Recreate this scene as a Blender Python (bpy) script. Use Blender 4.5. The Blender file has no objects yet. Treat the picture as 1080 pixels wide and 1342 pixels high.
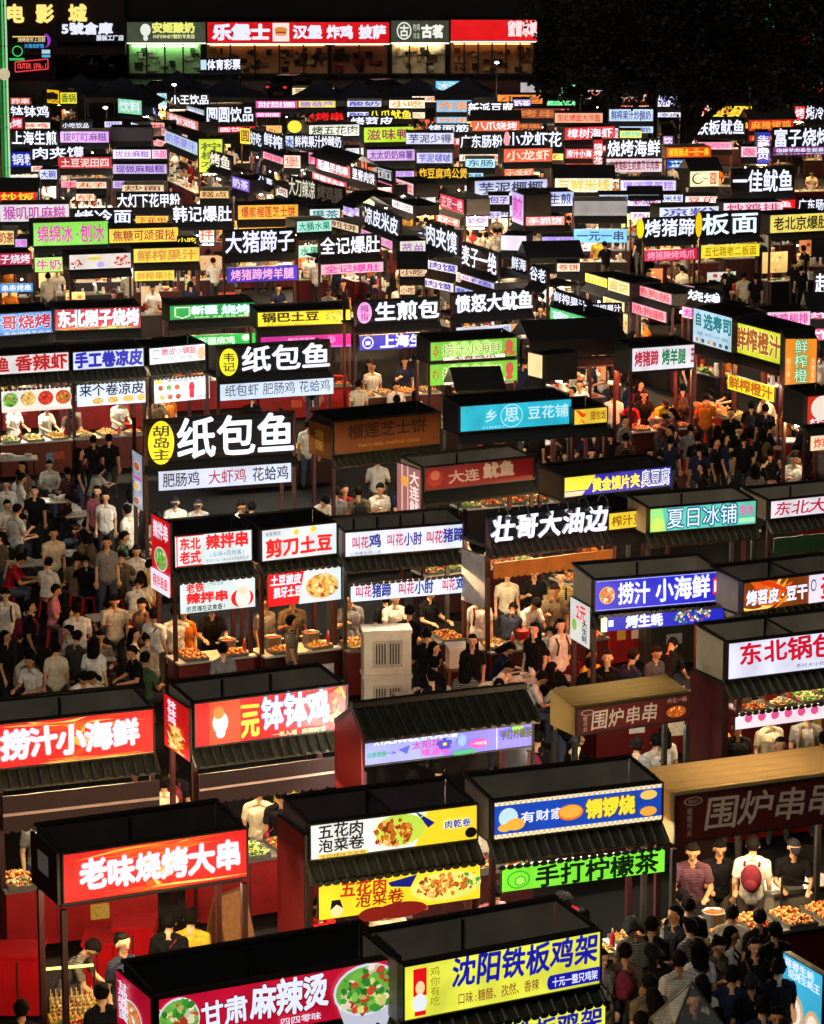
import bpy, math, random
import numpy as np
from mathutils import Vector, Matrix

# ---------------------------------------------------------------- camera, sky, moonlight-level sun, exposure
SC = bpy.context.scene
COL = SC.collection
FPX, XP, YP, YH, CAMH = 4000.0, 540.0, 671.0, -150.0, 14.8     # focal length / principal point / horizon in photo pixels, eye height
PITCH = math.atan((YP - YH) / FPX)
cam_d = bpy.data.cameras.new("camera"); cam = bpy.data.objects.new("camera", cam_d); COL.objects.link(cam)
cam.location = (0, 0, CAMH); cam.rotation_euler = (math.pi / 2 - PITCH, 0, 0)
cam_d.sensor_fit = 'VERTICAL'; cam_d.sensor_height = 36.0; cam_d.lens = FPX / 1342 * 36.0
cam_d.shift_x = (540 - XP) / 1342; cam_d.shift_y = (YP - 671) / 1342
cam_d.clip_start = 0.5; cam_d.clip_end = 3000
SC.camera = cam

world = bpy.data.worlds.new("World"); SC.world = world; world.use_nodes = True
wn = world.node_tree; bgn = wn.nodes['Background']
sky = wn.nodes.new('ShaderNodeTexSky'); sky.sky_type = 'NISHITA'; sky.sun_disc = False
sky.sun_elevation = math.radians(-6); sky.sun_rotation = math.radians(200)
wn.links.new(sky.outputs[0], bgn.inputs[0]); bgn.inputs[1].default_value = 0.05

sun_d = bpy.data.lights.new("sun", 'SUN'); sun_d.energy = 0.6; sun_d.angle = math.radians(30); sun_d.color = (1.0, 0.92, 0.8)
sun = bpy.data.objects.new("sun", sun_d); COL.objects.link(sun)
sun.rotation_euler = (math.radians(38), 0, math.radians(-18))

SC.view_settings.view_transform = 'Standard'; SC.view_settings.look = 'None'
SC.view_settings.exposure = 0.0; SC.view_settings.gamma = 1.0
SC.cycles.use_denoising = True
SC.cycles.max_bounces = 5; SC.cycles.diffuse_bounces = 2; SC.cycles.glossy_bounces = 2; SC.cycles.transmission_bounces = 4
SC.cycles.sample_clamp_indirect = 3.0
RND = random.Random(7)

# ---------------------------------------------------------------- photo pixels -> world
CP, SP = math.cos(PITCH), math.sin(PITCH)
def ray(px, py):
    a, b = (px - XP) / FPX, -(py - YP) / FPX
    return Vector((a, CP + b * SP, -SP + b * CP))
def at_z(px, py, z):
    r = ray(px, py); t = (z - CAMH) / r.z
    return Vector((r.x * t, r.y * t, z))
def on_plane(px, py, p, n):
    r = ray(px, py); o = Vector((0, 0, CAMH)); t = (p - o).dot(n) / r.dot(n)
    return o + r * t
def at_y(px, py, y):
    r = ray(px, py); t = y / r.y
    return Vector((r.x * t, y, CAMH + r.z * t))

# ---------------------------------------------------------------- materials
def lin(c):
    if isinstance(c, str):
        c = c.lstrip('#'); c = [int(c[i:i + 2], 16) / 255 for i in (0, 2, 4)]
    return tuple((x / 12.92 if x <= .04045 else ((x + .055) / 1.055) ** 2.4) for x in c)
PAL = dict(w='#e9edff', c='#f3ead0', r='#e3141c', R='#a00c16', y='#f4e23a', Y='#f0c21c', o='#f08a1e', k='#0a0a0d', b='#1420b4', B='#0e1a78',
           s='#57bff0', S='#bfe4f4', g='#22b04a', G='#0e7a34', l='#b9a8ee', L='#8f6ddc', m='#d21ea8', p='#f2a3c8', P='#e8488a', t='#3fc6bd', a='#8ee43a',
           n='#7a3a1e', N='#5a1214', e='#9aa0a8', v='#cfd4f2', q='#ffd9a0', u='#d6c9b0', d='#2a2a30', h='#f6d24c', f='#d98a3c', i='#b85a1e', j='#3c6e1a', z='#fff6b0')
CNAME = dict(w='white', c='cream', r='red', R='dark red', y='yellow', Y='golden yellow', o='orange', k='black', b='blue', B='navy blue', s='sky blue', S='pale blue',
             g='green', G='dark green', l='lilac', L='purple', m='magenta', p='pale pink', P='hot pink', t='turquoise', a='lime green', n='brown', N='maroon', e='grey', v='bluish white')
_M = {}
def _new(name):
    m = bpy.data.materials.new(name); m.use_nodes = True
    return m, m.node_tree, m.node_tree.nodes['Principled BSDF']
def hexof(c): return PAL.get(c, c)
def em(c, s=1.0, panel=False):
    """lit acrylic: panels carry the slightly uneven glow of the tubes behind them; lettering is plain"""
    key = ('em', c, s, panel)
    if key in _M: return _M[key]
    m, nt, b = _new('lit_panel' if panel else 'lit_letter')
    col = lin(hexof(c))
    b.inputs['Base Color'].default_value = tuple(min(.6, x * .5) for x in col) + (1,)
    b.inputs['Roughness'].default_value = .35
    b.inputs['Emission Color'].default_value = col + (1,)
    b.inputs['Emission Strength'].default_value = s
    if panel:
        tc = nt.nodes.new('ShaderNodeTexCoord'); nz = nt.nodes.new('ShaderNodeTexNoise'); mr = nt.nodes.new('ShaderNodeMapRange')
        nz.inputs['Scale'].default_value = 1.6; nz.inputs['Detail'].default_value = 3
        nt.links.new(tc.outputs['Object'], nz.inputs['Vector']); nt.links.new(nz.outputs[0], mr.inputs[0])
        mr.inputs[1].default_value = .25; mr.inputs[2].default_value = .75; mr.inputs[3].default_value = s * .68; mr.inputs[4].default_value = s * 1.25
        nt.links.new(mr.outputs[0], b.inputs['Emission Strength'])
    else:
        m.cycles.emission_sampling = 'NONE'
    _M[key] = m
    return m
def df(c, rough=.6, var=.35, scale=6, metal=0, bump=.0, spec=.5):
    """painted / cloth / metal surface with procedural wear"""
    key = ('df', c, rough, var, scale, metal, bump, spec)
    if key in _M: return _M[key]
    m, nt, b = _new('surface')
    col = lin(hexof(c))
    tc = nt.nodes.new('ShaderNodeTexCoord'); nz = nt.nodes.new('ShaderNodeTexNoise'); rp = nt.nodes.new('ShaderNodeValToRGB')
    nz.inputs['Scale'].default_value = scale; nz.inputs['Detail'].default_value = 6; nz.inputs['Roughness'].default_value = .65
    rp.color_ramp.elements[0].position = .3; rp.color_ramp.elements[1].position = .7
    rp.color_ramp.elements[0].color = tuple(x * (1 - var) for x in col) + (1,)
    rp.color_ramp.elements[1].color = tuple(min(1, x * (1 + var * .5)) for x in col) + (1,)
    nt.links.new(tc.outputs['Object'], nz.inputs['Vector']); nt.links.new(nz.outputs[0], rp.inputs[0]); nt.links.new(rp.outputs[0], b.inputs['Base Color'])
    b.inputs['Roughness'].default_value = rough; b.inputs['Metallic'].default_value = metal; b.inputs['Specular IOR Level'].default_value = spec
    if bump:
        bp = nt.nodes.new('ShaderNodeBump'); bp.inputs['Strength'].default_value = bump; bp.inputs['Distance'].default_value = .02
        nt.links.new(nz.outputs[0], bp.inputs['Height']); nt.links.new(bp.outputs[0], b.inputs['Normal'])
    _M[key] = m
    return m
def clothm(c):
    """thin awning cloth that lets the lamp under it through"""
    key = ('cloth', c)
    if key in _M: return _M[key]
    m = df(c, .9, .13, 2.2, 0, .2, .1).copy(); m.name = 'awning_cloth'; nt = m.node_tree; b = nt.nodes['Principled BSDF']
    tr = nt.nodes.new('ShaderNodeBsdfTranslucent'); mx = nt.nodes.new('ShaderNodeMixShader'); out = nt.nodes['Material Output']
    tr.inputs[0].default_value = lin(c) + (1,); mx.inputs[0].default_value = .22
    nt.links.new(b.outputs[0], mx.inputs[1]); nt.links.new(tr.outputs[0], mx.inputs[2]); nt.links.new(mx.outputs[0], out.inputs[0])
    _M[key] = m
    return m
def stripem(c, c2, sc):
    key = ('stripe', c, c2, sc)
    if key in _M: return _M[key]
    m = df(c, .9, .3, 11, 0, .9, .12).copy(); m.name = 'striped_cloth'; nt = m.node_tree; b = nt.nodes['Principled BSDF']
    tc = nt.nodes.new('ShaderNodeTexCoord'); wv = nt.nodes.new('ShaderNodeTexWave'); wv.bands_direction = 'Z'; wv.inputs['Scale'].default_value = sc; wv.inputs['Distortion'].default_value = .6
    mx = nt.nodes.new('ShaderNodeMix'); mx.data_type = 'RGBA'; old = b.inputs['Base Color'].links[0].from_socket
    nt.links.new(tc.outputs['Object'], wv.inputs['Vector']); nt.links.new(wv.outputs['Fac'], mx.inputs[0]); nt.links.new(old, mx.inputs[6]); mx.inputs[7].default_value = lin(c2) + (1,)
    nt.links.new(mx.outputs[2], b.inputs['Base Color']); _M[key] = m
    return m
def glassm():
    if 'glass' in _M: return _M['glass']
    m, nt, b = _new('clear_sheet')
    b.inputs['Base Color'].default_value = (.8, .88, .85, 1); b.inputs['Roughness'].default_value = .08
    b.inputs['Alpha'].default_value = .14
    _M['glass'] = m
    return m

# ---------------------------------------------------------------- mesh builder
GLY = {}
def glyph(ch, bold):
    """outline of one character from Blender's built-in font, as a flat mesh in em units"""
    k0 = (ch, bold)
    if k0 in GLY: return GLY[k0]
    c = bpy.data.curves.new('glyph', 'FONT'); c.body = ch; c.resolution_u = 2; c.fill_mode = 'FRONT'
    o = bpy.data.objects.new('glyph', c); COL.objects.link(o)
    me = bpy.data.meshes.new_from_object(o)
    vs = [(v.co.x, v.co.y) for v in me.vertices]; fs = []
    for p in me.polygons:
        f = tuple(p.vertices); q = sum(vs[f[k]][0] * vs[f[(k + 1) % len(f)]][1] - vs[f[(k + 1) % len(f)]][0] * vs[f[k]][1] for k in range(len(f)))
        if abs(q) > 1e-7: fs.append(f if q > 0 else f[::-1])
    bpy.data.objects.remove(o); bpy.data.meshes.remove(me); bpy.data.curves.remove(c)
    ed = {}
    for f in fs:
        for k in range(len(f)): ed[(f[k], f[(k + 1) % len(f)])] = 1
    rim = [e for e in ed if (e[1], e[0]) not in ed]
    bv, bf = [], []
    if bold > 0:                        # a brush-weight band outside the outline
        for i, j in rim:
            (x0, y0), (x1, y1) = vs[i], vs[j]; dx, dy = x1 - x0, y1 - y0; L = math.hypot(dx, dy)
            if L < 1e-6: continue
            dx, dy = dx / L, dy / L; nx, ny = dy * bold, -dx * bold; tx, ty = dx * bold * .55, dy * bold * .55
            o_ = len(bv); bv += [(x0, y0), (x0 + nx - tx, y0 + ny - ty), (x1 + nx + tx, y1 + ny + ty), (x1, y1)]; bf.append((o_, o_ + 1, o_ + 2, o_ + 3))
    GLY[k0] = (vs, fs, rim, bv, bf)
    return GLY[k0]

class MB:
    def __init__(s): s.v = []; s.f = []; s.mi = []; s.mats = []; s.smooth = []
    def mat(s, m):
        if m not in s.mats: s.mats.append(m)
        return s.mats.index(m)
    def add(s, vs, fs, m, smooth=False):
        o = len(s.v); i = s.mat(m); s.v.extend(tuple(v) for v in vs)
        for f in fs: s.f.append(tuple(o + q for q in f)); s.mi.append(i); s.smooth.append(smooth)
    def box(s, x0, x1, y0, y1, z0, z1, m):
        s.add([(x, y, z) for z in (z0, z1) for y in (y0, y1) for x in (x0, x1)],
              [(0, 2, 3, 1), (4, 5, 7, 6), (0, 1, 5, 4), (2, 6, 7, 3), (0, 4, 6, 2), (1, 3, 7, 5)], m)
    def hexa(s, p, m):      # 8 corners: bottom 4 ccw, top 4 ccw
        s.add(p, [(0, 3, 2, 1), (4, 5, 6, 7), (0, 1, 5, 4), (1, 2, 6, 5), (2, 3, 7, 6), (3, 0, 4, 7)], m)
    def tube(s, p0, p1, r0, r1, n, m, caps=True, smooth=True):
        p0, p1 = Vector(p0), Vector(p1); d = (p1 - p0)
        if d.length < 1e-6: return
        d.normalize(); a = d.orthogonal().normalized(); b = d.cross(a)
        vs = []
        for p, r in ((p0, r0), (p1, r1)):
            for k in range(n):
                t = 2 * math.pi * k / n; vs.append(p + a * (r * math.cos(t)) + b * (r * math.sin(t)))
        fs = [(k, (k + 1) % n, n + (k + 1) % n, n + k) for k in range(n)]
        s.add(vs, fs, m, smooth)
        if caps: s.add(vs, [tuple(range(n - 1, -1, -1)), tuple(range(n, 2 * n))], m)
    def lathe(s, c, prof, n, m, sx=1, sy=1):
        vs = []; fs = []
        for r, z in prof:
            for k in range(n):
                t = 2 * math.pi * k / n; vs.append((c[0] + sx * r * math.cos(t), c[1] + sy * r * math.sin(t), c[2] + z))
        for j in range(len(prof) - 1):
            for k in range(n): fs.append((j * n + k, j * n + (k + 1) % n, (j + 1) * n + (k + 1) % n, (j + 1) * n + k))
        fs.append(tuple(range(n - 1, -1, -1))); fs.append(tuple((len(prof) - 1) * n + k for k in range(n)))
        s.add(vs, fs, m, True)
    def ball(s, c, r, m, nu=10, nv=6, M=None, jit=0, rnd=None):
        r = (r, r, r) if not hasattr(r, '__len__') else r
        vs = [(0, 0, -1)]; fs = []
        for j in range(1, nv):
            ph = math.pi * j / nv - math.pi / 2
            for k in range(nu):
                t = 2 * math.pi * k / nu; vs.append((math.cos(ph) * math.cos(t), math.cos(ph) * math.sin(t), math.sin(ph)))
        vs.append((0, 0, 1)); L = len(vs) - 1
        for k in range(nu): fs.append((0, 1 + (k + 1) % nu, 1 + k)); fs.append((L, L - nu + k, L - nu + (k + 1) % nu))
        for j in range(nv - 2):
            for k in range(nu):
                a = 1 + j * nu; fs.append((a + k, a + (k + 1) % nu, a + nu + (k + 1) % nu, a + nu + k))
        out = []
        for v in vs:
            q = 1 + (rnd.uniform(-jit, jit) if jit else 0)
            p = Vector((v[0] * r[0] * q, v[1] * r[1] * q, v[2] * r[2] * q))
            if M is not None: p = M @ p
            out.append(p + Vector(c))
        s.add(out, fs, m, True)
    # ---- flat drawing on a sign face: x to the right, z up, at depth y (smaller = nearer the viewer)
    def rect(s, x0, x1, z0, z1, y, m, skew=0):
        s.add([(x0, y, z0), (x1, y, z0), (x1 + skew, y, z1), (x0 + skew, y, z1)], [(0, 1, 2, 3)], m)
    def ell(s, cx, cz, rx, rz, y, m, n=20, rot=0):
        c, q = math.cos(rot), math.sin(rot)
        s.add([(cx + c * rx * math.cos(t) - q * rz * math.sin(t), y, cz + q * rx * math.cos(t) + c * rz * math.sin(t)) for t in [2 * math.pi * k / n for k in range(n)]], [tuple(range(n))], m)
    def poly(s, pts, y, m): s.add([(a, y, b) for a, b in pts], [tuple(range(len(pts)))], m)
    def text(s, st, x0, x1, z0, z1, y, m, bold=.02, slant=0, jit=0, ext=0, vert=False, sm=None, rnd=RND):
        chars = list(st)
        wd = []
        for ch in chars:
            if ord(ch) > 0x2e7f: wd.append(1.0)
            elif ch == ' ': wd.append(.45)
            else: wd.append(.62)
        if vert:
            H = (z1 - z0) / len(chars)
            for i, ch in enumerate(chars):
                s._g(ch, x0, x1 - x0, z1 - (i + 1) * H, H, y, m, bold, slant, jit, ext, 1.0, sm, rnd)
            return
        tot = sum(wd); cx = x0
        for ch, w in zip(chars, wd):
            cw = (x1 - x0) * w / tot
            if ch != ' ': s._g(ch, cx, cw, z0, z1 - z0, y, m, bold, slant, jit, ext, w, sm, rnd)
            cx += cw
    def _g(s, ch, x, w, z, h, y, m, bold, slant, jit, ext, em_w, sm, rnd):
        vs, fs, rim, bv, bf = glyph(ch, bold)
        if not vs: return
        a = rnd.uniform(-jit, jit); sc = 1 + rnd.uniform(-jit, jit) * .8; dz = rnd.uniform(-jit, jit) * .35
        ca, sa = math.cos(a), math.sin(a); ow = 0
        if em_w < 1: ow = (em_w - (max(v[0] for v in vs))) / 2
        def put(L):
            P = []
            for gx, gy in L:
                u = ((gx + ow) / em_w - .5) * sc; q = ((gy + .115) - .5) * sc
                u, q = u * ca - q * sa + slant * q, u * sa + q * ca
                P.append((x + (u + .5) * w, z + (q + .5 + dz) * h))
            return P
        P = put(vs); n = len(P)
        s.add([(a_, y - ext, b_) for a_, b_ in P], fs, m)
        if bf: s.add([(p[0], y - ext + .0003 + (k // 4 % 9) * .00009, p[1]) for k, p in enumerate(put(bv))], bf, m)
        if ext:
            V = [(a_, y - ext, b_) for a_, b_ in P] + [(a_, y, b_) for a_, b_ in P]
            s.add(V, [(b_, a_, a_ + n, b_ + n) for a_, b_ in rim], sm or m)
    def build(s, name, parent=None, loc=None, rot=None):
        me = bpy.data.meshes.new(name); me.from_pydata(s.v, [], s.f)
        for m in s.mats: me.materials.append(m)
        if s.mi: me.polygons.foreach_set('material_index', s.mi); me.polygons.foreach_set('use_smooth', s.smooth)
        me.update()
        o = bpy.data.objects.new(name, me); COL.objects.link(o)
        if parent: o.parent = parent
        if loc is not None: o.location = loc
        if rot is not None: o.rotation_euler = (0, 0, rot)
        return o
def tag(o, label=None, cat=None, group=None, kind=None):
    if label: o['label'] = label
    if cat: o['category'] = cat
    if group: o['group'] = group
    if kind: o['kind'] = kind
    return o
def thing(name, label, cat, loc, rot=0, group=None):
    o = bpy.data.objects.new(name, None); COL.objects.link(o); o.empty_display_size = .2
    o.location = loc; o.rotation_euler = (0, 0, rot)
    return tag(o, label, cat, group)

# ---------------------------------------------------------------- sign drawing
FOOD = dict(fried=['#d9822b', '#b8561c', '#e8a850', '#8a3a12', '#f0c070', '#c46a20'], crayfish=['#c8201a', '#e23a22', '#8e1410', '#f06a40', '#b01812'],
            noodle=['#e8b84a', '#f2d070', '#c88a2c', '#b84a20', '#f6e0a0'], veg=['#3f9a34', '#7cc24a', '#d8d27a', '#c8442a', '#2f7a2a', '#f0e0c0'],
            sea=['#f0d8b0', '#d87a3a', '#6a9a4a', '#e8e4d8', '#b8462a', '#caa060'], chili=['#c02a1c', '#e06a2c', '#8a1a10', '#e8b23c', '#4c8a30'],
            flame=['#f08a1e', '#f6b03a', '#e85a14', '#ffcf6a', '#d8400e'])
def food(mb, cx, cz, rx, rz, y, kind, n=46, plate='w', bowl=False, rnd=RND, s=.9):
    st = y
    if plate:
        mb.ell(cx, cz, rx, rz, st, em(plate, s * .9)); st -= .0008
        mb.ell(cx, cz, rx * .93, rz * .9, st, em(FOOD[kind][1], s * .8)); st -= .0008
    if bowl: mb.poly([(cx - rx, cz), (cx - rx * .6, cz - rz * 1.5), (cx + rx * .6, cz - rz * 1.5), (cx + rx, cz)], y + .0005, em('w', s * .7))
    for k in range(n):
        a = rnd.uniform(0, 6.283); q = math.sqrt(rnd.random()) * .82
        x, z = cx + rx * q * math.cos(a), cz + rz * q * math.sin(a); r = min(rx, rz) * rnd.uniform(.1, .26); m = rnd.randint(5, 7); ro = rnd.uniform(0, 3.1); asp = rnd.uniform(.45, 1)
        pts = []
        for j in range(m):
            t = 6.283 * j / m; rr = r * rnd.uniform(.75, 1.15); u, w = rr * math.cos(t), rr * asp * math.sin(t)
            pts.append((x + u * math.cos(ro) - w * math.sin(ro), z + u * math.sin(ro) + w * math.cos(ro)))
        st -= .0003
        mb.poly(pts, st, em(rnd.choice(FOOD[kind]), s * rnd.choice((.7, .95, 1.15))))
def swoosh(mb, x0, x1, z0, z1, y, cols, n=9, rnd=RND):
    """loose flame-like ribbons"""
    for k in range(n):
        zz = rnd.uniform(z0, z1); am = (z1 - z0) * rnd.uniform(.1, .35); th = (z1 - z0) * rnd.uniform(.05, .16); ph = rnd.uniform(0, 6); fr = rnd.uniform(2, 5)
        a = rnd.uniform(x0, x0 + (x1 - x0) * .5); b = rnd.uniform(a + (x1 - a) * .4, x1); N = 18
        up, dn = [], []
        for j in range(N + 1):
            t = j / N; x = a + (b - a) * t; z = zz + am * math.sin(fr * t + ph); h = th * math.sin(math.pi * t) + .001
            up.append((x, min(max(z + h, z0), z1))); dn.append((x, min(max(z - h, z0), z1) - .0005))
        yy = y - k * .0003
        V = [(p[0], yy, p[1]) for p in dn] + [(p[0], yy, p[1]) for p in up]
        mb.add(V, [(j, j + 1, N + 2 + j, N + 1 + j) for j in range(N)], em(rnd.choice(cols), 1.0))
def draw(mb, items, x0, z0, w, h, y, lit=True, s=1.0):
    """items in sign fractions: ('T',text,u0,u1,v0,v1,colour,{opts}) text, ('R',...) block, ('E',cu,cv,ru,rv,colour) ellipse, ('F',cu,cv,ru,rv,kind,{opts}) food, ('W',u0,u1,v0,v1,kind) ribbons, ('C',v0,v1) checks"""
    mt = (lambda c: em(c, s)) if lit else (lambda c: df(c, .6, .15))
    L = 0
    for it in items:
        L += 1; yy = y - .004 - .0022 * L
        k = it[0]
        if k == 'T':
            o = it[7] if len(it) > 7 else {}
            a, b, c, d = x0 + w * it[2], x0 + w * it[3], z0 + h * it[4], z0 + h * it[5]
            st = RND.getstate()
            if 'out' in o:
                mb.text(it[1], a, b, c, d, yy + .001, mt(o['out']), o.get('ob', .07), o.get('slant', 0), o.get('jit', 0), 0, o.get('vert', False)); RND.setstate(st)
            mb.text(it[1], a, b, c, d, yy, mt(it[6]), o.get('bold', .022), o.get('slant', 0), o.get('jit', 0), 0, o.get('vert', False))
        elif k == 'R': mb.rect(x0 + w * it[1], x0 + w * it[2], z0 + h * it[3], z0 + h * it[4], yy, mt(it[5]), (it[6] if len(it) > 6 else 0) * w)
        elif k == 'E': mb.ell(x0 + w * it[1], z0 + h * it[2], w * it[3], h * it[4], yy, mt(it[5]), 28)
        elif k == 'F':
            o = it[6] if len(it) > 6 else {}
            food(mb, x0 + w * it[1], z0 + h * it[2], w * it[3], h * it[4], yy, it[5], o.get('n', 46), o.get('plate', 'w'), o.get('bowl', False)); L += 7
        elif k == 'W': swoosh(mb, x0 + w * it[1], x0 + w * it[2], z0 + h * it[3], z0 + h * it[4], yy, FOOD[it[5]]); L += 2
        elif k == 'P': mb.poly([(x0 + w * a, z0 + h * b) for a, b in it[1]], yy, mt(it[2]))
        elif k == 'C':
            q = h * (it[2] - it[1]) / 2; n = int(w / q)
            for i in range(n):
                for j in range(2):
                    mb.rect(x0 + w * i / n, x0 + w * (i + 1) / n, z0 + h * it[1] + q * j, z0 + h * it[1] + q * (j + 1), yy, mt('w' if (i + j) % 2 else 'Y'))
# ---------------------------------------------------------------- shared surfaces
M_POST = df('#3a1216', .45, .3, 9); M_POSTG = df('#4a4a48', .4, .3, 9, .6); M_DARK = df('#08080a', .7, .4, 5); M_TILE = df('#34352a', .38, .55, 7, 0, .2); M_EDGE = df('#2b2622', .5, .35, 8)
M_STEEL = df('#a8a8a4', .3, .25, 10, .8); M_WHITE = df('#c9c6bd', .55, .2, 8); M_RED = df('#9c1216', .4, .3, 5); M_RAIL = df('#1b1b1d', .5, .3, 8)
INNER = dict(g=df('#9a9486', .6, .28, 1.6), d=df('#453c37', .65, .35, 1.8), k=df('#1a181b', .7, .4, 2), b=df('#c4baa4', .6, .22, 1.5), p=df('#5c5054', .6, .3, 1.8))
STALLS = []
HERE = {}
def lampm(c, s):
    return em(c, s)
LAMPC = dict(w='#fff2dc', y='#ffdba6', o='#ffb870', r='#ff7a48')

def stall(label, bl, br, yt, bg, items, zb=2.65, D=1.0, roof='open', inner='g', low=None, eave='tile', side=None, counter='#8c1418', lamp='y', lampk=1.0, staff=2,
          val=None, post=None, lit=True, far=False, board=True, back=.06, cat='food stall', group=None, sgn=1.0, panels=2, letters=None, goods=None, rail=False, nocounter=False, name='market_stall'):
    """one stall: bl / br are the photo pixels of the main sign's lower corners, yt the pixel row of its top at the left end"""
    A, B = at_z(bl[0], bl[1], zb), at_z(br[0], br[1], zb)
    ex = (B - A); ex.z = 0; w = ex.length; ex.normalize(); ey = Vector((-ex.y, ex.x, 0))
    rot = math.atan2(ex.y, ex.x)
    T = on_plane(bl[0], yt, A, ey); zt = T.z
    ppm = (bl[1] - YH) / (CAMH - zb)
    t = thing(name, label, cat, (A.x, A.y, 0), rot, group)
    post = post or M_POST
    th = .12
    def zpx(px, py, off): return on_plane(px, py, A + ey * off, ey).z
    # --- main sign
    mb = MB()
    if letters:                         # stand-off channel letters on a rail frame
        if board: mb.box(0, w, .06, .12, zb - .02, zt + .04, M_DARK)
        for zz in (zb + .1 * (zt - zb), zt - .12 * (zt - zb)): mb.box(-.02, w + .02, .0, .035, zz - .015, zz + .015, M_RAIL)
        face = -.03 if far else -.085
        for it in items:
            if it[0] == 'T' and not (len(it) > 7 and it[7].get('vert') and not far):
                o = it[7] if len(it) > 7 else {}
                mb.text(it[1], w * it[2], w * it[3], zb + (zt - zb) * it[4], zb + (zt - zb) * it[5], -.005, em(it[6], 1.2), o.get('bold', .035), o.get('slant', 0), o.get('jit', 0), 0 if far else .07, o.get('vert', False), em(it[6], .25))
            else:
                draw(mb, [it], 0, zb, w, zt - zb, face); face -= .006
                if it[0] == 'E': mb.tube((w * it[1], 0, zb + (zt - zb) * it[2]), (w * it[1], -.08, zb + (zt - zb) * it[2]), .05, .05, 8, M_RAIL)
    else:
        body = M_EDGE
        mb.box(0, w, 0, th, zb, zt, body)
        f = .012
        mb.rect(f, w - f, zb + f, zt - f, -.004, em(bg, 1.02 * sgn, True) if lit else df(bg, .6, .25, 3))
        draw(mb, items, 0, zb, w, zt - zb, -.004, lit, sgn)
        if not far:                     # slim metal rim round the face
            for q in ((0, w, zt - .02, zt), (0, w, zb, zb + .02)): mb.box(q[0], q[1], -.03, -.001, q[2], q[3], body)
            for q in (0, w - .02): mb.box(q, q + .02, -.029, -.001, zb + .02, zt - .02, body)
    mb.build('sign_panel' if not letters else 'letter_sign', t)
    rz = zb - .03
    # --- canopy
    inn = INNER.get(inner)
    if roof == 'open':
        if far:
            mb = MB(); mb.box(0, w, th, D, rz - .05, rz, M_DARK)
            mb.box(0, w, D - .05, D, rz, zt + back, inn); mb.box(0, .04, th, D - .05, rz, zt, inn); mb.box(w - .04, w, th, D - .05, rz, zt, inn)
            mb.build('canopy', t)
        else:
            mb = MB(); mb.box(.02, w - .02, th, D - .02, rz - .05, rz, M_DARK); mb.build('roof_panel', t)
            mb = MB(); mb.box(.05, w - .05, D - .05, D, rz, zt + back, inn)
            for k in range(1, panels): x = .05 + (w - .1) * k / panels; mb.box(x - .015, x + .015, D - .075, D - .051, rz, zt + back - .03, M_EDGE)
            mb.box(.0, w, D - .06, D + .02, zt + back, zt + back + .04, M_EDGE)
            mb.build('back_panel', t)
            for x in (0, w - .05):
                mb = MB(); mb.hexa([(x + .005, th, rz), (x + .045, th, rz), (x + .045, D - .05, rz), (x + .005, D - .05, rz), (x + .005, th, zt - .02), (x + .045, th, zt - .02), (x + .045, D - .05, zt + back - .02), (x + .005, D - .05, zt + back - .02)], inn)
                mb.tube((x + .025, th, zt), (x + .025, D, zt + back + .02), .028, .028, 6, M_EDGE)
                mb.build('end_panel', t)
            if w > 1.2:
                mb = MB(); N = 9; y0 = .3 * D; pts = [(w * (.08 + .84 * k / N), y0 + .2 * math.sin(k * 1.7 + w * 9), rz + .03 + .02 * (k % 2)) for k in range(N + 1)]
                for p, q in zip(pts, pts[1:]): mb.tube(p, q, .011, .011, 5, M_POSTG, False)
                mb.build('power_cable', t)
                if RND.random() < .5:
                    mb = MB(); u = w * RND.uniform(.2, .7); mb.box(u, u + .22, D - .2, D - .08, rz + .001, rz + .16, M_WHITE); mb.build('junction_box', t)
            if rail and w > 1.5:
                mb = MB(); mb.tube((w * .5, .02, zt - .01), (w * .5, D - .05, zt + back), .02, .02, 6, M_EDGE); mb.build('cross_bar', t)
    elif roof == 'tile':
        zr = zt + .4; yr = .34; z0 = zt + .04      # steep front slope, ridge, back slope
        mb = MB()
        mb.hexa([(-.04, -.16, z0 - .05), (w + .04, -.16, z0 - .05), (w + .02, yr, zr - .05), (-.02, yr, zr - .05), (-.04, -.16, z0), (w + .04, -.16, z0), (w + .02, yr, zr), (-.02, yr, zr)], M_TILE)
        mb.hexa([(-.02, yr, zr - .05), (w + .02, yr, zr - .05), (w + .04, D, z0 - .05), (-.04, D, z0 - .05), (-.02, yr, zr), (w + .02, yr, zr), (w + .04, D, z0), (-.04, D, z0)], M_TILE)
        n = int(w / .15)
        for k in range(n + 1):
            x = w * k / n; mb.tube((x, -.19, z0), (x, yr, zr), .042, .038, 7, M_TILE); mb.tube((x, yr, zr), (x, D, z0), .038, .04, 7, M_TILE)
        mb.box(-.04, w + .04, yr - .06, yr + .06, zr - .01, zr + .07, M_EDGE)
        mb.build('tiled_roof', t)
        for x in (-.03, w - .01):
            mb = MB(); mb.add([(x + q, y, z) for q in (0, .04) for y, z in ((.0, zb - .6), (D, zb - .6), (D, z0 - .06), (yr, zr - .06), (.0, z0 - .02))], [(4, 3, 2, 1, 0), (5, 6, 7, 8, 9)] + [(k, (k + 1) % 5, 5 + (k + 1) % 5, 5 + k) for k in range(5)], M_RED if x < 0 else M_DARK); mb.build('end_panel', t)
    elif roof == 'fabric':
        fm = clothm(inner); zr = zt + .12
        mb = MB(); N = 5
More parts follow.
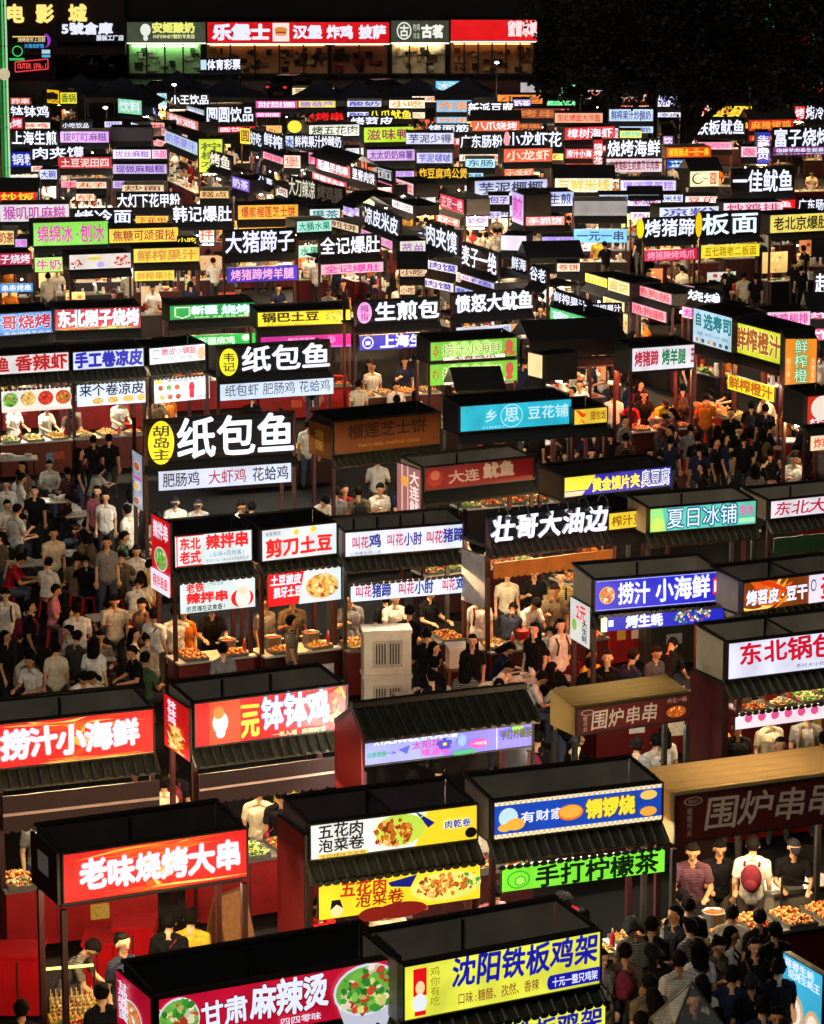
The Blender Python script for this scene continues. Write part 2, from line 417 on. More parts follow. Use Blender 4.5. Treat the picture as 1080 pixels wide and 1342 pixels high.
        for k in range(N):              # ribbed cloth roof, slightly sagging between its bars
            y0, y1 = D * k / N, D * (k + 1) / N; za, zc = zt + (zr - zt) * k / N, zt + (zr - zt) * (k + 1) / N
            mb.add([(0, y0, za), (w, y0, za), (w, (y0 + y1) / 2, (za + zc) / 2 - .008), (0, (y0 + y1) / 2, (za + zc) / 2 - .008), (w, y1, zc), (0, y1, zc)], [(0, 1, 2, 3), (3, 2, 4, 5)], fm)
            mb.tube((0, y1, zc - .006), (w, y1, zc - .006), .009, .009, 6, fm)
        for x in (-.004, w + .004): mb.add([(x, 0, zb), (x, D, zb), (x, D, zr), (x, 0, zt)], [(0, 1, 2, 3)], fm)
        mb.add([(0, D + .004, zb), (w, D + .004, zb), (w, D + .004, zr), (0, D + .004, zr)], [(0, 1, 2, 3)], fm)
        mb.build('cloth_roof', t)
    elif roof == 'gable':
        zr = zt + .5; mb = MB()
        mb.hexa([(-.1, -.25, zt), (w + .1, -.25, zt), (w + .1, D * .5, zr - .04), (-.1, D * .5, zr - .04), (-.1, -.25, zt + .04), (w + .1, -.25, zt + .04), (w + .1, D * .5, zr), (-.1, D * .5, zr)], M_DARK)
        mb.hexa([(-.1, D * .5, zr - .04), (w + .1, D * .5, zr - .04), (w + .1, D + .25, zt), (-.1, D + .25, zt), (-.1, D * .5, zr), (w + .1, D * .5, zr), (w + .1, D + .25, zt + .04), (-.1, D + .25, zt + .04)], M_DARK)
        mb.build('pitched_roof', t)
    elif roof == 'flat':
        mb = MB(); mb.box(-.05, w + .05, .13, D, rz - .06, rz, INNER[inner]); mb.build('flat_roof', t)
    # --- eave under the sign
    ez = zb - .02
    if eave == 'tile' and not far:
        mb = MB(); p0, z0_ = -.13, ez - .26
        mb.hexa([(-.04, p0, z0_), (w + .04, p0, z0_), (w + .02, .1, ez - .04), (-.02, .1, ez - .04), (-.04, p0, z0_ + .04), (w + .04, p0, z0_ + .04), (w + .02, .1, ez), (-.02, .1, ez)], M_TILE)
        n = max(4, int(w / .15))
        for k in range(n + 1): x = w * k / n; mb.tube((x, p0 - .03, z0_ + .035), (x, .1, ez), .042, .036, 7, M_TILE)
        mb.build('tiled_eave', t)
    elif eave == 'flat':
        mb = MB(); mb.hexa([(0, -.16, ez - .26), (w, -.16, ez - .26), (w, .08, ez - .05), (0, .08, ez - .05), (0, -.16, ez - .22), (w, -.16, ez - .22), (w, .08, ez), (0, .08, ez)], M_DARK); mb.build('eave', t)
    # --- lower sign or valance
    zlow = zb - .35
    if low:
        off = low[4] if len(low) > 4 else (-.2 if eave == 'tile' else -.18 if eave != 'none' else -.02)
        u0, u1 = low[5] if len(low) > 5 else (.02, .98)
        lx = bl[0] + (br[0] - bl[0]) * u0
        z1, z0 = zpx(lx, low[0], off), zpx(lx, low[1], off)
        zlow = z0
        mb = MB(); mb.box(w * u0, w * u1, off + .001, off + .05, z0, z1, M_EDGE)
        lz = w * u0; lw = w * (u1 - u0)
        mb.rect(lz + .008, lz + lw - .008, z0 + .008, z1 - .008, off - .004, em(low[2], 1.02 * sgn, True))
        draw(mb, low[3], lz, z0, lw, z1 - z0, off - .004)
        if not far:
            n = max(6, int(w / .12))       # scalloped tile ends along its top
            if eave == 'tile':
                for k in range(n + 1): mb.ell(lz + lw * k / n, z1, lw / n * .5, .035, off - .028, M_TILE, 10)
        mb.build('lower_sign', t)
    if val:
        mb = MB(); vz1, vz0 = zb - .34, zb - .34 - val[1]; zlow = vz0
        mb.box(0, w, -.2, -.17, vz0, vz1, df(val[0], .7, .25, 4))
        n = max(8, int(w / .13))
        for k in range(n): mb.ell(w * (k + .5) / n, vz0, w / n * .5, .05, -.185, df(val[0], .7, .25, 4), 10)
        if len(val) > 2: mb.box(0, w, -.215, -.201, vz0 + (vz1 - vz0) * .42, vz0 + (vz1 - vz0) * .5, df(val[2], .6, .2))
        mb.build('valance', t)
    # --- left side board
    if side:
        mb = MB(); sl = side.get('lit', True); za, zc = side.get('z', (zb, zt)); d = side.get('D', D)
        mb.box(-.06, -.02, 0, d, za, zc, M_EDGE)
        sub = MB(); sub.rect(.01, d - .01, za + .01, zc - .01, 0, em(side['bg'], .8, True) if sl else df(side['bg'], .6, .25))
        draw(sub, side.get('items', []), 0, za, d, zc - za, 0, sl)
        sub.v = [(-.064 + v[1], d - v[0], v[2]) for v in sub.v]
        o = len(mb.v); mb.v += sub.v
        mm = [mb.mat(m) for m in sub.mats]
        mb.f += [tuple(o + q for q in f) for f in sub.f]; mb.mi += [mm[i] for i in sub.mi]; mb.smooth += sub.smooth
        mb.build('side_board', t)
    # --- posts
    pr = .035
    for x, y in ((.03, .06), (w - .03, .06)) + (() if far else ((.03, D - .06), (w - .03, D - .06))):
        mb = MB(); mb.box(x - pr, x + pr, y - pr, y + pr, 0, (rz - .055) if not letters else zt - .05, post); mb.build('post', t)
    # --- counter
    if not nocounter:
        cm = df(counter, .4, .3, 5)
        mb = MB(); mb.box(.03, w - .03, -.12, .5, .04, .86, cm)
        if not far:
            for k in range(1, 3): mb.box(w * k / 3 - .006, w * k / 3 + .006, -.128, -.121, .08, .82, M_EDGE)
        if not far:                     # price cards and stickers stuck on the front
            for q in range(RND.choice((1, 2, 3))):
                u = w * RND.uniform(.08, .75); ww = RND.uniform(.14, .34); z0 = RND.uniform(.3, .5); mb.rect(u, min(w - .06, u + ww), z0, z0 + RND.uniform(.14, .28), -.131 - q * .002, df(RND.choice(['#d8cfc0', '#c8a84a', '#b8482a', '#d8d8d8', '#7a8a9a']), .5, .4, 25))
        mb.build('counter', t)
        mb = MB(); mb.box(0, w, -.16, .54, .862, .9, M_STEEL if RND.random() < .55 else M_WHITE); mb.build('counter_top', t)
    # --- bare bulbs, and a glowing back board added to brighten the far stalls inside
    if far and not nocounter and w < 4.5:
        for q in range(RND.choice((0, 1, 1, 2))):
            u = w * RND.uniform(.15, .85); mb = MB(); mb.tube((u, -.1, zb - .3), (u, -.1, zb - .42), .008, .008, 5, M_RAIL, False); mb.ball((u, -.1, zb - .47), .035, em(RND.choice(['#fff4e0', '#ffe2b0', '#f4f8ff']), 14), 8, 6); mb.build('bulb', t)
        if RND.random() < .75:
            u0 = w * RND.uniform(.02, .4); u1 = u0 + w * RND.uniform(.25, .5); cc = RND.choice(['#e8dcc0', '#f0c880', '#d88a5a', '#c84a3a', '#e8e8f0', '#f0e090', '#d0b088']); z0 = RND.uniform(1.0, 1.2); z1 = RND.uniform(1.5, 1.9)
            mb = MB(); mb.box(u0, u1, D - .03, D, z0, z1, M_EDGE); mb.rect(u0 + .02, u1 - .02, z0 + .02, z1 - .02, D - .034, em(cc, .75, True))
            for q in range(6): a, b = RND.uniform(u0 + .06, u1 - .2), RND.uniform(z0 + .06, z1 - .14); mb.rect(a, a + RND.uniform(.06, .16), b, b + RND.uniform(.04, .12), D - .036 - q * .001, em(RND.choice(FOOD[RND.choice(['fried', 'chili', 'veg', 'noodle'])]), .8))
            mb.build('added_glow_board', t)
    # --- lamp tube under the roof
    if lampk > 0:
        mb = MB(); L = min(w * .36, 1.1)
        k = 420 * lampk
        mb.tube((w / 2 - L, .62, rz - .1), (w / 2 + L, .62, rz - .1), .022, .022, 6, em(LAMPC[lamp], k))
        mb.mats[0].cycles.emission_sampling = 'AUTO'
        mb.build('tube_lamp', t)
    info = dict(o=t, A=A, ex=ex, ey=ey, rot=rot, w=w, D=D, zb=zb, zt=zt, ppm=ppm, far=far, label=label, staff=staff, goods=goods, bl=bl, br=br, zlow=zlow)
    STALLS.append(info)
    return info
# ---------------------------------------------------------------- the near stalls, front row first
def T(s, u0, u1, v0, v1, c, **o): return ('T', s, u0, u1, v0, v1, c, o)
S = stall
# front row
S('stall with crimson hot-pot sign showing a bowl of greens and noodles, in the front row', (206, 1380), (525, 1322), 1307, '#c01030', [
    ('W', 0, .16, .1, .9, 'veg'), ('F', .085, .52, .085, .42, 'veg', dict(n=60)), T('甘肃', .17, .36, .3, .8, 'w', jit=.06, out='#7a0a20', bold=.03), T('麻辣烫', .37, .69, .3, .95, 'w', jit=.07, out='#7a0a20', bold=.035),
    T('四四零味', .49, .66, .1, .25, 'w', bold=.01), ('F', .85, .5, .14, .48, 'veg', dict(n=90, bowl=True))], inner='k', zb=2.65, D=1.0, panels=2, counter='#5a0c10', lamp='y',
  side=dict(bg='#c01030', items=[('F', .45, .4, .3, .25, 'sea'), T('甘肃麻辣烫', .1, .4, .2, .9, 'w', vert=True)]), staff=1)
S('stall with yellow sign for iron-plate chicken in big navy handwriting', (527, 1340), (787, 1290), 1265, '#eef04c', [
    T('沈阳铁板鸡架', .24, .985, .42, .98, '#1c1aa0', jit=.06, bold=.03, slant=.08), T('口味:糖醋、孜然、香辣', .27, .68, .12, .34, '#8a4a2a', bold=.012), ('R', .74, .985, .08, .34, '#1c1aa0'), ('E', .74, .21, .02, .13, '#1c1aa0'), ('E', .985, .21, .02, .13, '#1c1aa0'),
    T('十元一整只鸡架', .745, .98, .12, .30, 'w', bold=.02), ('R', .05, .115, .42, .9, 'r'), ('E', .083, .56, .022, .12, 'q'), ('E', .08, .3, .035, .16, 'w'), ('R', .055, .11, .08, .16, 'r'), T('鸡你有吃', .13, .18, .2, .9, '#8a7a1a', vert=True, bold=0)],
  inner='g', D=1.0, panels=2, low=(1365, 1405, '#eef04c', [T('沈阳铁板鸡架', .24, .985, .1, .95, '#1c1aa0', jit=.06, bold=.03)]), staff=0)
# second row
S('stall with red flame-streaked sign for old-style barbecue skewers, six white characters', (82, 1186), (325, 1150), 1118, '#ee1018', [
    ('W', 0, 1, .72, .99, 'flame'), ('W', .4, .62, .1, .8, 'flame'), ('W', .1, 1, .01, .14, 'flame'), T('老味烧烤大串', .09, .96, .22, .82, '#eee6ff', jit=.08, bold=.035, out='#f2b0b0', ob=.06), ('E', .05, .62, .02, .2, '#c80c14')],
  inner='d', D=1.0, panels=2, counter='#b01418', lamp='y', eave='none', staff=1, side=dict(bg='#3c1014', lit=False, items=[('R', .3, .7, .4, .8, '#d8d0c8')]), goods='skewer')
S('stall with two pork-belly kimchi roll signs, cream above and yellow below, fried rolls pictured', (405, 1129), (626, 1100), 1080, '#e8ecea', [
    ('P', [(.62, 0), (1, 0), (1, 1), (.70, 1)], '#eed02a'), ('P', [(.62, 1), (.70, .5), (.74, .62)], 'B'), T('五花肉', .05, .32, .55, .95, 'k', jit=.06), T('泡菜卷', .05, .32, .18, .56, 'k', jit=.06), ('R', .05, .34, .03, .15, '#f0d060'), T('全国辣味泡菜卷', .06, .33, .03, .15, '#7a4a1a', bold=.0),
    ('E', .53, .55, .15, .42, '#b8d848'), ('F', .49, .5, .14, .42, 'fried', dict(n=90, plate=None)), T('肉乾卷', .79, .95, .42, .66, 'w', bold=.06, jit=.06), T('肉乾卷', .79, .95, .42, .66, 'B', jit=.06), ('E', .95, .25, .035, .14, 'k'), T('XIAN', .64, .84, .78, 1.0, '#d8dc3a', bold=.0)],
  inner='p', D=1.0, panels=2, rail=True, counter='#6a1014', staff=2, low=(1160, 1208, '#f0d428', [T('五花肉', .13, .42, .55, .98, '#b02a14', jit=.08, bold=.03), T('泡菜卷', .22, .52, .2, .62, '#9a1c10', jit=.08), ('E', .5, .0, .16, .22, '#7a1a12'), ('E', .34, -.02, .1, .2, '#7a1a12'), ('P', [(.42, .8), (.6, .92), (.56, .6), (.44, .68)], 'B'),
    ('E', .78, .5, .22, .4, '#dce070'), ('F', .75, .55, .19, .36, 'fried', dict(n=100, plate=None)), ('F', .92, .62, .07, .28, 'veg', dict(n=22, plate=None)), ('E', .1, .3, .04, .22, 'q'), ('P', [(.06, .28), (.07, .55), (.12, .55), (.14, .3), (.1, .42)], 'k')]),
  side=dict(bg='#7a1216', lit=False, z=(.9, 3.0)))
S('stall with blue chequer-edged bun sign over a bright lime-green lemon tea sign', (645, 1102), (868, 1075), 1050, '#1c48b8', [
    ('C', .86, 1.0), ('C', .0, .14), T('有财家', .16, .42, .36, .66, 'w', bold=.02, jit=.05), ('E', .09, .55, .055, .24, '#bfe0ee'), ('E', .13, .36, .055, .15, '#f2b040'), ('E', .07, .3, .04, .1, '#f2b040'), ('E', .45, .5, .075, .2, '#e0761a'), ('E', .45, .52, .065, .16, '#ffae42'),
    T('铜锣烧', .54, .83, .28, .78, '#f6e23a', bold=.05, out='#7a4a10', ob=.09), ('E', .91, .3, .05, .12, '#f2a838'), ('E', .91, .72, .05, .12, '#f2c860')],
  inner='g', D=1.0, panels=1, staff=1, low=(1138, 1171, '#7ee83a', [T('手打柠檬茶', .2, .96, .02, .9, '#0c1a0a', bold=.03), ('E', .1, .45, .07, .36, '#3fae2a'), ('E', .1, .45, .06, .3, '#7ee83a'), ('E', .11, .4, .035, .2, '#3fae2a'), ('E', .11, .4, .027, .15, '#a8f060')]), counter='#3a3a3c', lamp='w')
S('large stall with tan cloth roof and dark red unlit fascia for skewers, four pale characters', (883, 1106), (1120, 1073), 1043, '#571c1c', [
    ('E', .1, .84, .05, .09, '#c8b8a8'), ('E', .1, .84, .043, .07, '#571c1c'), T('围炉', .07, .13, .8, .88, '#c8b8a8', bold=0), T('围炉串串', .16, .92, .18, .9, '#d8c8bc', jit=.07, bold=.012, slant=.1), T('暖暖市井', .065, .095, .1, .72, '#b8a898', vert=True, bold=0)],
  zb=2.3, roof='fabric', inner='#b89a68', D=.95, eave='none', lit=False, counter='#4c1014', lamp='y', lampk=.8, staff=0, goods='fried', post=M_POSTG)
# third row
S('stall with red seafood sign streaked with orange flames, cut by the left picture edge', (-2, 1009), (203, 987), 948, '#ee1018', [
    ('W', 0, 1, .72, .99, 'flame'), ('W', .35, .6, .1, .85, 'flame'), ('W', .1, 1, .01, .12, 'flame'), T('捞汁小海鲜', .02, .9, .22, .84, '#eee6ff', jit=.08, bold=.04, out='#f2b0b0', ob=.065)],
  inner='g', D=1.0, panels=2, val=('#2c0a0c', .5, '#c8a8a0'), counter='#a01418', lamp='y', lampk=1.3, staff=2, goods='tray')
S('stall with red chilled skewer-pot sign and lit red side board, yellow first characters', (254, 981), (455, 955), 921, '#ee141c', [
    ('R', .1, .3, 0, 1, '#f0502a'), ('E', .17, .5, .05, .24, '#fff2e0'), ('E', .16, .72, .035, .14, '#f08a3a'), ('E', .17, .28, .03, .12, '#e9edff'), T('一', .3, .42, .55, 1.0, '#ffd83a', bold=.05, jit=.05), T('元', .3, .42, .1, .7, '#ffe04a', bold=.05, jit=.05), T('钵钵鸡', .43, .88, .2, .98, '#e8f2ff', jit=.07, bold=.03, out='#3a68a8', ob=.06),
    ('W', .86, 1, .3, .98, 'noodle'), ('F', .93, .3, .06, .12, 'noodle', dict(plate='o', n=16)), T('一串入魂', .5, .66, .04, .16, '#ffd8a0', bold=.02), T('麻辣鲜香', .69, .85, .04, .16, '#ffd8a0', bold=.02)],
  inner='g', D=1.0, panels=3, val=('#2c0a0c', .42, '#d8b8a8'), counter='#8a1418', lamp='y', staff=2, side=dict(bg='#d81a1c', z=(2.45, 3.25), items=[T('钵钵鸡', .15, .5, .5, .95, 'w', vert=True), ('W', .1, .9, .05, .5, 'noodle'), ('W', .1, .9, .05, .5, 'noodle')]))
S('tea stall with sloping dark tiled roof above a lilac-blue sign with blue flower', (476, 1005), (698, 978), 970, '#8c98f2', [
    ('P', [(.45, 0), (1, 0), (1, 1), (.6, 1)], '#7470ec'), ('R', .78, .785, 0, 1, '#cfd4ff'), T('XIAOWANGLEMON水铺', .06, .55, .72, .98, '#e6ecff', bold=.03), T('低度微醺', .02, .13, .3, .52, '#1e9a5a'), T('→', .13, .18, .32, .52, 'B', bold=0), ('P', [(.2, .5), (.27, .62), (.25, .3)], '#2c3cc0'), T('太阳花', .28, .45, .42, .74, '#b02aa0', bold=.03), T('喝酒啦', .33, .5, .12, .42, '#c83aa8', bold=.03),
    ('E', .47, .66, .012, .1, '#1c1cb0'), ('E', .445, .56, .02, .1, '#1c1cb0'), ('E', .495, .56, .02, .1, '#1c1cb0'), ('E', .455, .42, .02, .1, '#1c1cb0'), ('E', .485, .42, .02, .1, '#1c1cb0'), ('E', .47, .52, .012, .06, '#f2e04a'), ('E', .57, .6, .025, .22, '#7fa8f0'), ('E', .67, .4, .06, .17, '#d83a9a'), T('一杯解暑', .62, .72, .32, .48, '#ffd8f0', bold=.0), ('R', .52, .65, .06, .22, '#2aa06a'),
    ('E', .9, .78, .035, .17, '#6ac84a'), T('手打柠檬茶', .8, .985, .42, .78, '#10301c', bold=.05, jit=.06)], roof='tile', D=1.0, eave='none', staff=3, counter='#3c1418', lamp='w', lampk=.7)
S('small stall with ribbed tan cloth roof and dark red unlit skewer fascia', (754, 965), (905, 943), 929, '#641a1c', [
    ('E', .1, .8, .055, .1, '#d8c8b8'), ('E', .1, .8, .048, .08, '#641a1c'), T('围炉串串', .13, .71, .14, .86, '#e0d0c4', jit=.07, bold=.012, slant=.12), T('暖市井', .06, .1, .1, .7, '#c8b8a8', vert=True, bold=0), ('R', .76, .97, .12, .66, '#4a1a18'), ('F', .865, .39, .09, .22, 'fried', dict(plate='n', n=20)), T('所见一锅', .78, .95, .74, .92, '#d8c8bc', bold=0)],
  zb=2.25, roof='fabric', inner='#a0824e', D=.75, eave='none', lit=False, counter='#2c1012', lamp='w', lampk=.35, staff=1, post=M_POSTG)
S('stall with white sign for crispy sweet-sour pork in big red brush lettering, tiled eave below', (952, 892), (1130, 870), 842, '#dfe2fa', [
    T('东北锅包肉', .08, .98, .32, .95, '#c4142c', jit=.06, bold=.03), T('不付大小份', .5, .72, .1, .22, '#2a2a40', bold=0), T('2元起', .8, .95, .1, .22, '#2a2a40', bold=0)], inner='b', D=1.0, panels=2, rail=True, counter='#7a1418', staff=3, lamp='y',
  low=(938, 958, '#f0e4ec', [('E', .1 * k, .7, .03, .3, '#e0508a') for k in range(1, 10)]), side=dict(bg='#4a1216', lit=False, z=(.8, 2.6)))
# fourth row
S('stall with two white spicy skewer signs, chef on the lower one, lit red side board', (228, 745), (331, 735), 702, '#dcecf2', [
    T('东北', .07, .34, .52, .9, 'r', bold=.04), T('老式', .07, .34, .1, .5, 'r', bold=.04), ('R', .03, .37, .94, .97, 'r'), ('R', .03, .37, .03, .06, 'r'), ('R', .03, .045, .03, .97, 'r'), T('辣拌串', .4, .95, .48, .95, 'r', bold=.045, jit=.04), T('(品味+月月客)', .44, .9, .24, .42, '#5a6a9a', bold=0), T('欢迎光临13800000免费品尝', .4, .95, .08, .2, '#6a6a78', bold=0)],
  inner='k', D=1.0, panels=1, lamp='o', lampk=1.2, staff=2, counter='#6a1a14', goods='fried', low=(765, 806, '#d6e8ea', [T('老铁', .08, .32, .66, .96, 'r', bold=.04), T('辣拌串', .08, .64, .3, .66, 'r', bold=.05), T('的灵魂在这食香!', .08, .6, .04, .24, 'k', bold=.02), T('一口上头', .38, .58, .84, .96, 'k', bold=0), ('E', .82, .34, .15, .3, 'r'), ('E', .83, .36, .1, .34, '#f2e8e0'), ('E', .83, .62, .06, .18, '#f6d8c0'), ('E', .83, .84, .09, .13, 'w')]),
  side=dict(bg='#d8141c', z=(2.1, 3.5), items=[T('辣拌串', .1, .9, .7, .95, 'w'), ('F', .5, .45, .34, .16, 'veg', dict(n=30)), ('R', 0, 1, 0, .28, 'w'), T('辣拌串串', .1, .9, .04, .24, 'r')]))
S('stall with white hand-cut potato sign above a red sign showing a plate of potatoes', (342, 737), (442, 726), 694, '#dfeaf2', [
    T('剪刀土豆', .06, .94, .12, .68, 'r', bold=.035, jit=.07, out='#f0b0a0', ob=.06), T('潮盛辣宫', .05, .26, .76, .9, '#5a5a68', bold=0), ('E', .46, .82, .035, .09, '#f0d02a'), ('E', .68, .86, .04, .09, '#f0d02a')], inner='k', D=1.0, panels=1, lamp='o', staff=2, counter='#301010',
  low=(752, 797, '#e0141c', [('P', [(.42, 0), (1, 0), (1, 1), (.5, 1)], '#d8e8ea'), T('土豆披皮', .04, .46, .6, .92, 'w', bold=.04, slant=.1), T('狼牙土豆', .08, .46, .24, .56, 'w', bold=.04, slant=.1), ('F', .74, .46, .24, .4, 'noodle', dict(n=70))]))
S('pale-signed stall naming three clay-baked dishes in red and blue, repeated on its lower strip', (451, 731), (612, 718), 697, '#dcecfb', [
    T('叫花', .06, .2, .3, .8, '#b81a5a', bold=.02, jit=.05), T('鸡', .2, .3, .3, .85, '#1e2a90', bold=.035), T('叫花', .34, .48, .3, .8, '#b81a5a', bold=.02, jit=.05), T('小肘', .48, .63, .28, .8, '#1e2a90', bold=.035), T('叫花', .66, .8, .28, .8, '#b81a5a', bold=.02, jit=.05), T('猪蹄', .8, .97, .28, .85, '#1e2a90', bold=.035), T('正宗香水鸡一家', .04, .3, .06, .2, '#5a6080', bold=0)],
  inner='g', D=1.0, panels=5, lamp='y', staff=3, counter='#5a1014', post=M_POSTG, low=(767, 790, '#dcecfb', [T('叫花', .04, .18, .2, .9, '#b81a5a', jit=.05), T('猪蹄', .18, .34, .15, .95, '#1e2a90', bold=.035), T('叫花', .4, .54, .2, .9, '#b81a5a', jit=.05), T('小肘', .54, .7, .15, .95, '#1e2a90', bold=.035), T('叫花', .77, .89, .2, .9, '#b81a5a', jit=.05), T('鸡', .89, .98, .15, .95, '#1e2a90', bold=.035)]))
S('stall with five big white brushed characters on a dark frame over an ochre valance', (640, 712), (796, 694), 676, 'k', [
    T('壮哥大油边', .01, .99, .02, 1.0, 'w', jit=.06, bold=.035, slant=.12)], zb=2.95, letters=True, board=True, roof='flat', inner='d', D=1.0, val=('#b07a2c', .26), lamp='y', lampk=1.2, staff=3, counter='#4a1014', goods='tray', side=dict(bg='#cfc8c0', lit=False, z=(1.7, 2.7), D=.9))
S('stall with royal blue seafood sign in white brush lettering and angled white price board', (778, 803), (946, 789), 760, '#1c22c8', [
    ('R', .02, .98, .93, .945, 'v'), ('R', .02, .98, .055, .07, 'v'), ('F', .1, .5, .06, .27, 'sea', dict(n=34, plate='#f0b04a')), T('捞汁', .18, .43, .18, .88, 'w', jit=.05, bold=.03), T('小海鲜', .47, .9, .18, .92, 'w', jit=.05, bold=.03), ('R', .92, .955, .28, .78, 'r'), ('R', .93, .945, .35, .7, 'w')], inner='b', D=1.0, panels=2, lamp='r', lampk=.8, staff=2, counter='#5a0c10',
  low=(808, 829, '#1a20b8', [T('烤生蚝', .2, .5, .1, .95, 'w', bold=.045), ('R', .06, .1, .3, .7, 'w'), ('R', .0, .05, 0, 1, 'c'), ('F', .75, .55, .2, .5, 'veg', dict(n=70, plate=None))]), side=dict(bg='#e4e6e2', z=(2.0, 2.75), D=.9, items=[T('2元', .3, .8, .55, .95, 'r', bold=.03), T('大生蚝', .6, .9, .1, .6, 'k', vert=True), ('E', .25, .4, .12, .14, '#8ab84a')]))
S('stall with burning-orange sign for grilled wide noodles and dried tofu, white right end', (972, 803), (1120, 784), 763, '#7a3a14', [
    ('W', 0, .58, .0, 1, 'flame'), ('W', 0, .58, .0, 1, 'flame'), ('R', .58, 1, 0, 1, '#e8dff0'), T('烤苕皮·豆干', .03, .57, .2, .72, 'w', bold=.045, jit=.05, out='#5a1a08', ob=.09), T('蛋', .68, .88, .1, .9, 'r', bold=.03), ('E', .62, .62, .025, .2, 'B'), ('E', .62, .62, .018, .15, '#e8dff0')], inner='g', D=1.0, panels=2, rail=True, staff=1, counter='#4a1014')
for k in range(6):                  # little flood lamps on arms along the top of the white-lettered frame
    i = STALLS[-3]; u = i['w'] * (k + .5) / 6; mb = MB(); z = i['zt'] + .05
    for j in range(6): a, b = math.pi * j / 6, math.pi * (j + 1) / 6; mb.tube((u, -.18 + .18 * math.cos(a), z + .14 * math.sin(a)), (u, -.18 + .18 * math.cos(b), z + .14 * math.sin(b)), .012, .012, 6, M_STEEL)
    mb.lathe((u, -.36, z - .07), [(.02, .06), (.05, .02), (.06, 0)], 10, M_STEEL); mb.build('arm_lamp', i['o'])
# fifth row
S('stall with huge white paper-wrapped fish characters beside a tall yellow oval badge', (190, 606), (388, 593), 553, 'k', [
    T('纸包鱼', .2, .99, .02, 1.08, 'w', bold=.022), ('E', .1, .48, .085, .54, '#ffe81a'), ('T', '胡岛主', .04, .16, .04, .92, '#2a3a10', dict(vert=True, bold=.02))], zb=2.95, letters=True, roof='flat', inner='k', D=1.0, staff=2, lamp='w', counter='#2a0c10',
  eave='flat', low=(618, 644, '#c9d8f4', [T('肥肠鸡', .03, .31, .15, .9, '#15152a', bold=.01), T('大虾鸡', .37, .66, .15, .9, '#a0183a', bold=.01), T('花蛤鸡', .7, .98, .15, .92, '#15152a', bold=.01)], -.18, (.07, .95)),
  side=dict(bg='#aab0c0', z=(1.9, 3.1), D=.8, items=[('R', .1, .9, .52, .56, 'm'), ('F', .5, .75, .3, .08, 'fried'), ('F', .5, .4, .3, .08, 'noodle'), ('F', .6, .15, .25, .07, 'chili'), T('纸包鱼', .1, .5, .6, .95, 'k', vert=True, bold=0), T('肥肠鸡', .1, .5, .1, .5, 'k', vert=True, bold=0)]))
S('unlit brown durian cheese cake stall, dull orange boards front and side', (437, 597), (577, 582), 553, '#8a4a16', [T('榴莲芝士饼', .13, .87, .42, .88, '#4a1c0c', jit=.05, bold=.03), T('THAILAND CHEESE CAKE', .22, .8, .16, .28, '#d8981c', bold=.01)], inner='k', D=1.0, panels=1, lit=False, staff=4, lampk=.35, lamp='w', counter='#2c1012',
  side=dict(bg='#7a4416', lit=False, z=(2.55, 3.3), items=[T('榴莲', .3, .7, .2, .8, '#c89a3a', vert=True)]))
S('stall with bright cyan bean-curd pudding sign and ringed second character', (602, 567), (749, 556), 532, '#27b7d3', [T('乡', .22, .34, .3, .8, 'S', bold=.015), ('E', .46, .5, .1, .44, '#9fe6f4'), ('E', .46, .5, .092, .4, '#27b7d3'), T('思', .39, .53, .25, .85, 'S', bold=.015), T('豆花铺', .6, .97, .3, .82, 'S', bold=.015), T('XIANGSI', .2, .4, .08, .18, 'S', bold=0)], inner='k', D=1.0, panels=1, eave='flat', staff=1, lampk=.4, counter='#1a1214', post=M_POSTG)
S('unlit red squid stall with dim white characters and pink striped side board', (555, 644), (700, 628), 613, '#8c141c', [T('大连', .22, .5, .2, .75, '#c8b0a8', jit=.06, bold=.025), T('鱿鱼', .53, .82, .25, .95, '#d0bcb0', jit=.04, bold=.05), ('E', .1, .5, .07, .36, '#a83028'), ('E', .1, .62, .04, .2, '#d07a60')], inner='b', D=1.0, panels=2, lit=False, eave='flat', staff=1, lampk=.5, counter='#301012',
  side=dict(bg='#a86a68', z=(1.75, 3.1), items=[('R', .2, .26, 0, 1, '#d8b0a8'), ('R', .45, .5, 0, 1, '#d8b0a8'), T('大连鱿鱼', .55, .95, .05, .95, '#f0e0d8', vert=True), ('E', .35, .75, .16, .08, '#e0a03a')]))
S('stall with deep blue stinky tofu sign, yellow wedge at its left end', (738, 653), (880, 637), 625, '#1a1ea8', [('P', [(0, .3), (.22, .3), (.3, 1), (0, 1)], '#f0dc3a'), ('P', [(0, 0), (.16, 0), (.2, .26), (0, .26)], '#e8c8a0'), T('黄金馍片夹', .26, .7, .15, .8, '#ffe03a', bold=.04, jit=.04), T('臭豆腐', .71, .98, .1, .92, 'w', bold=.05), T('臭豆腐', .715, .975, .14, .88, '#10104a', bold=.0)], inner='e' if False else 'd', D=1.0, panels=1, eave='flat', staff=1, lampk=.5, counter='#2a1014')
S('stall with turquoise summer ice sign, outlined blue and white characters', (850, 699), (991, 687), 666, '#5fd0b8', [('P', [(0, 0), (.16, 0), (.12, 1), (0, 1)], '#9be88a'), ('E', .08, .3, .06, .28, '#c8e86a'), T('夏日冰铺', .16, .82, .1, .95, '#1c6a9a', bold=.075, jit=.03), T('夏日冰铺', .16, .82, .1, .95, '#eafcff', bold=.0, jit=0), T('刨冰', .84, .97, .4, .85, '#d06aa8', bold=.03), ('R', .83, .98, .12, .3, '#a8e8c0')], inner='b', D=1.0, panels=2, staff=1, lampk=.5, lamp='w', counter='#1e2420', post=M_POSTG)
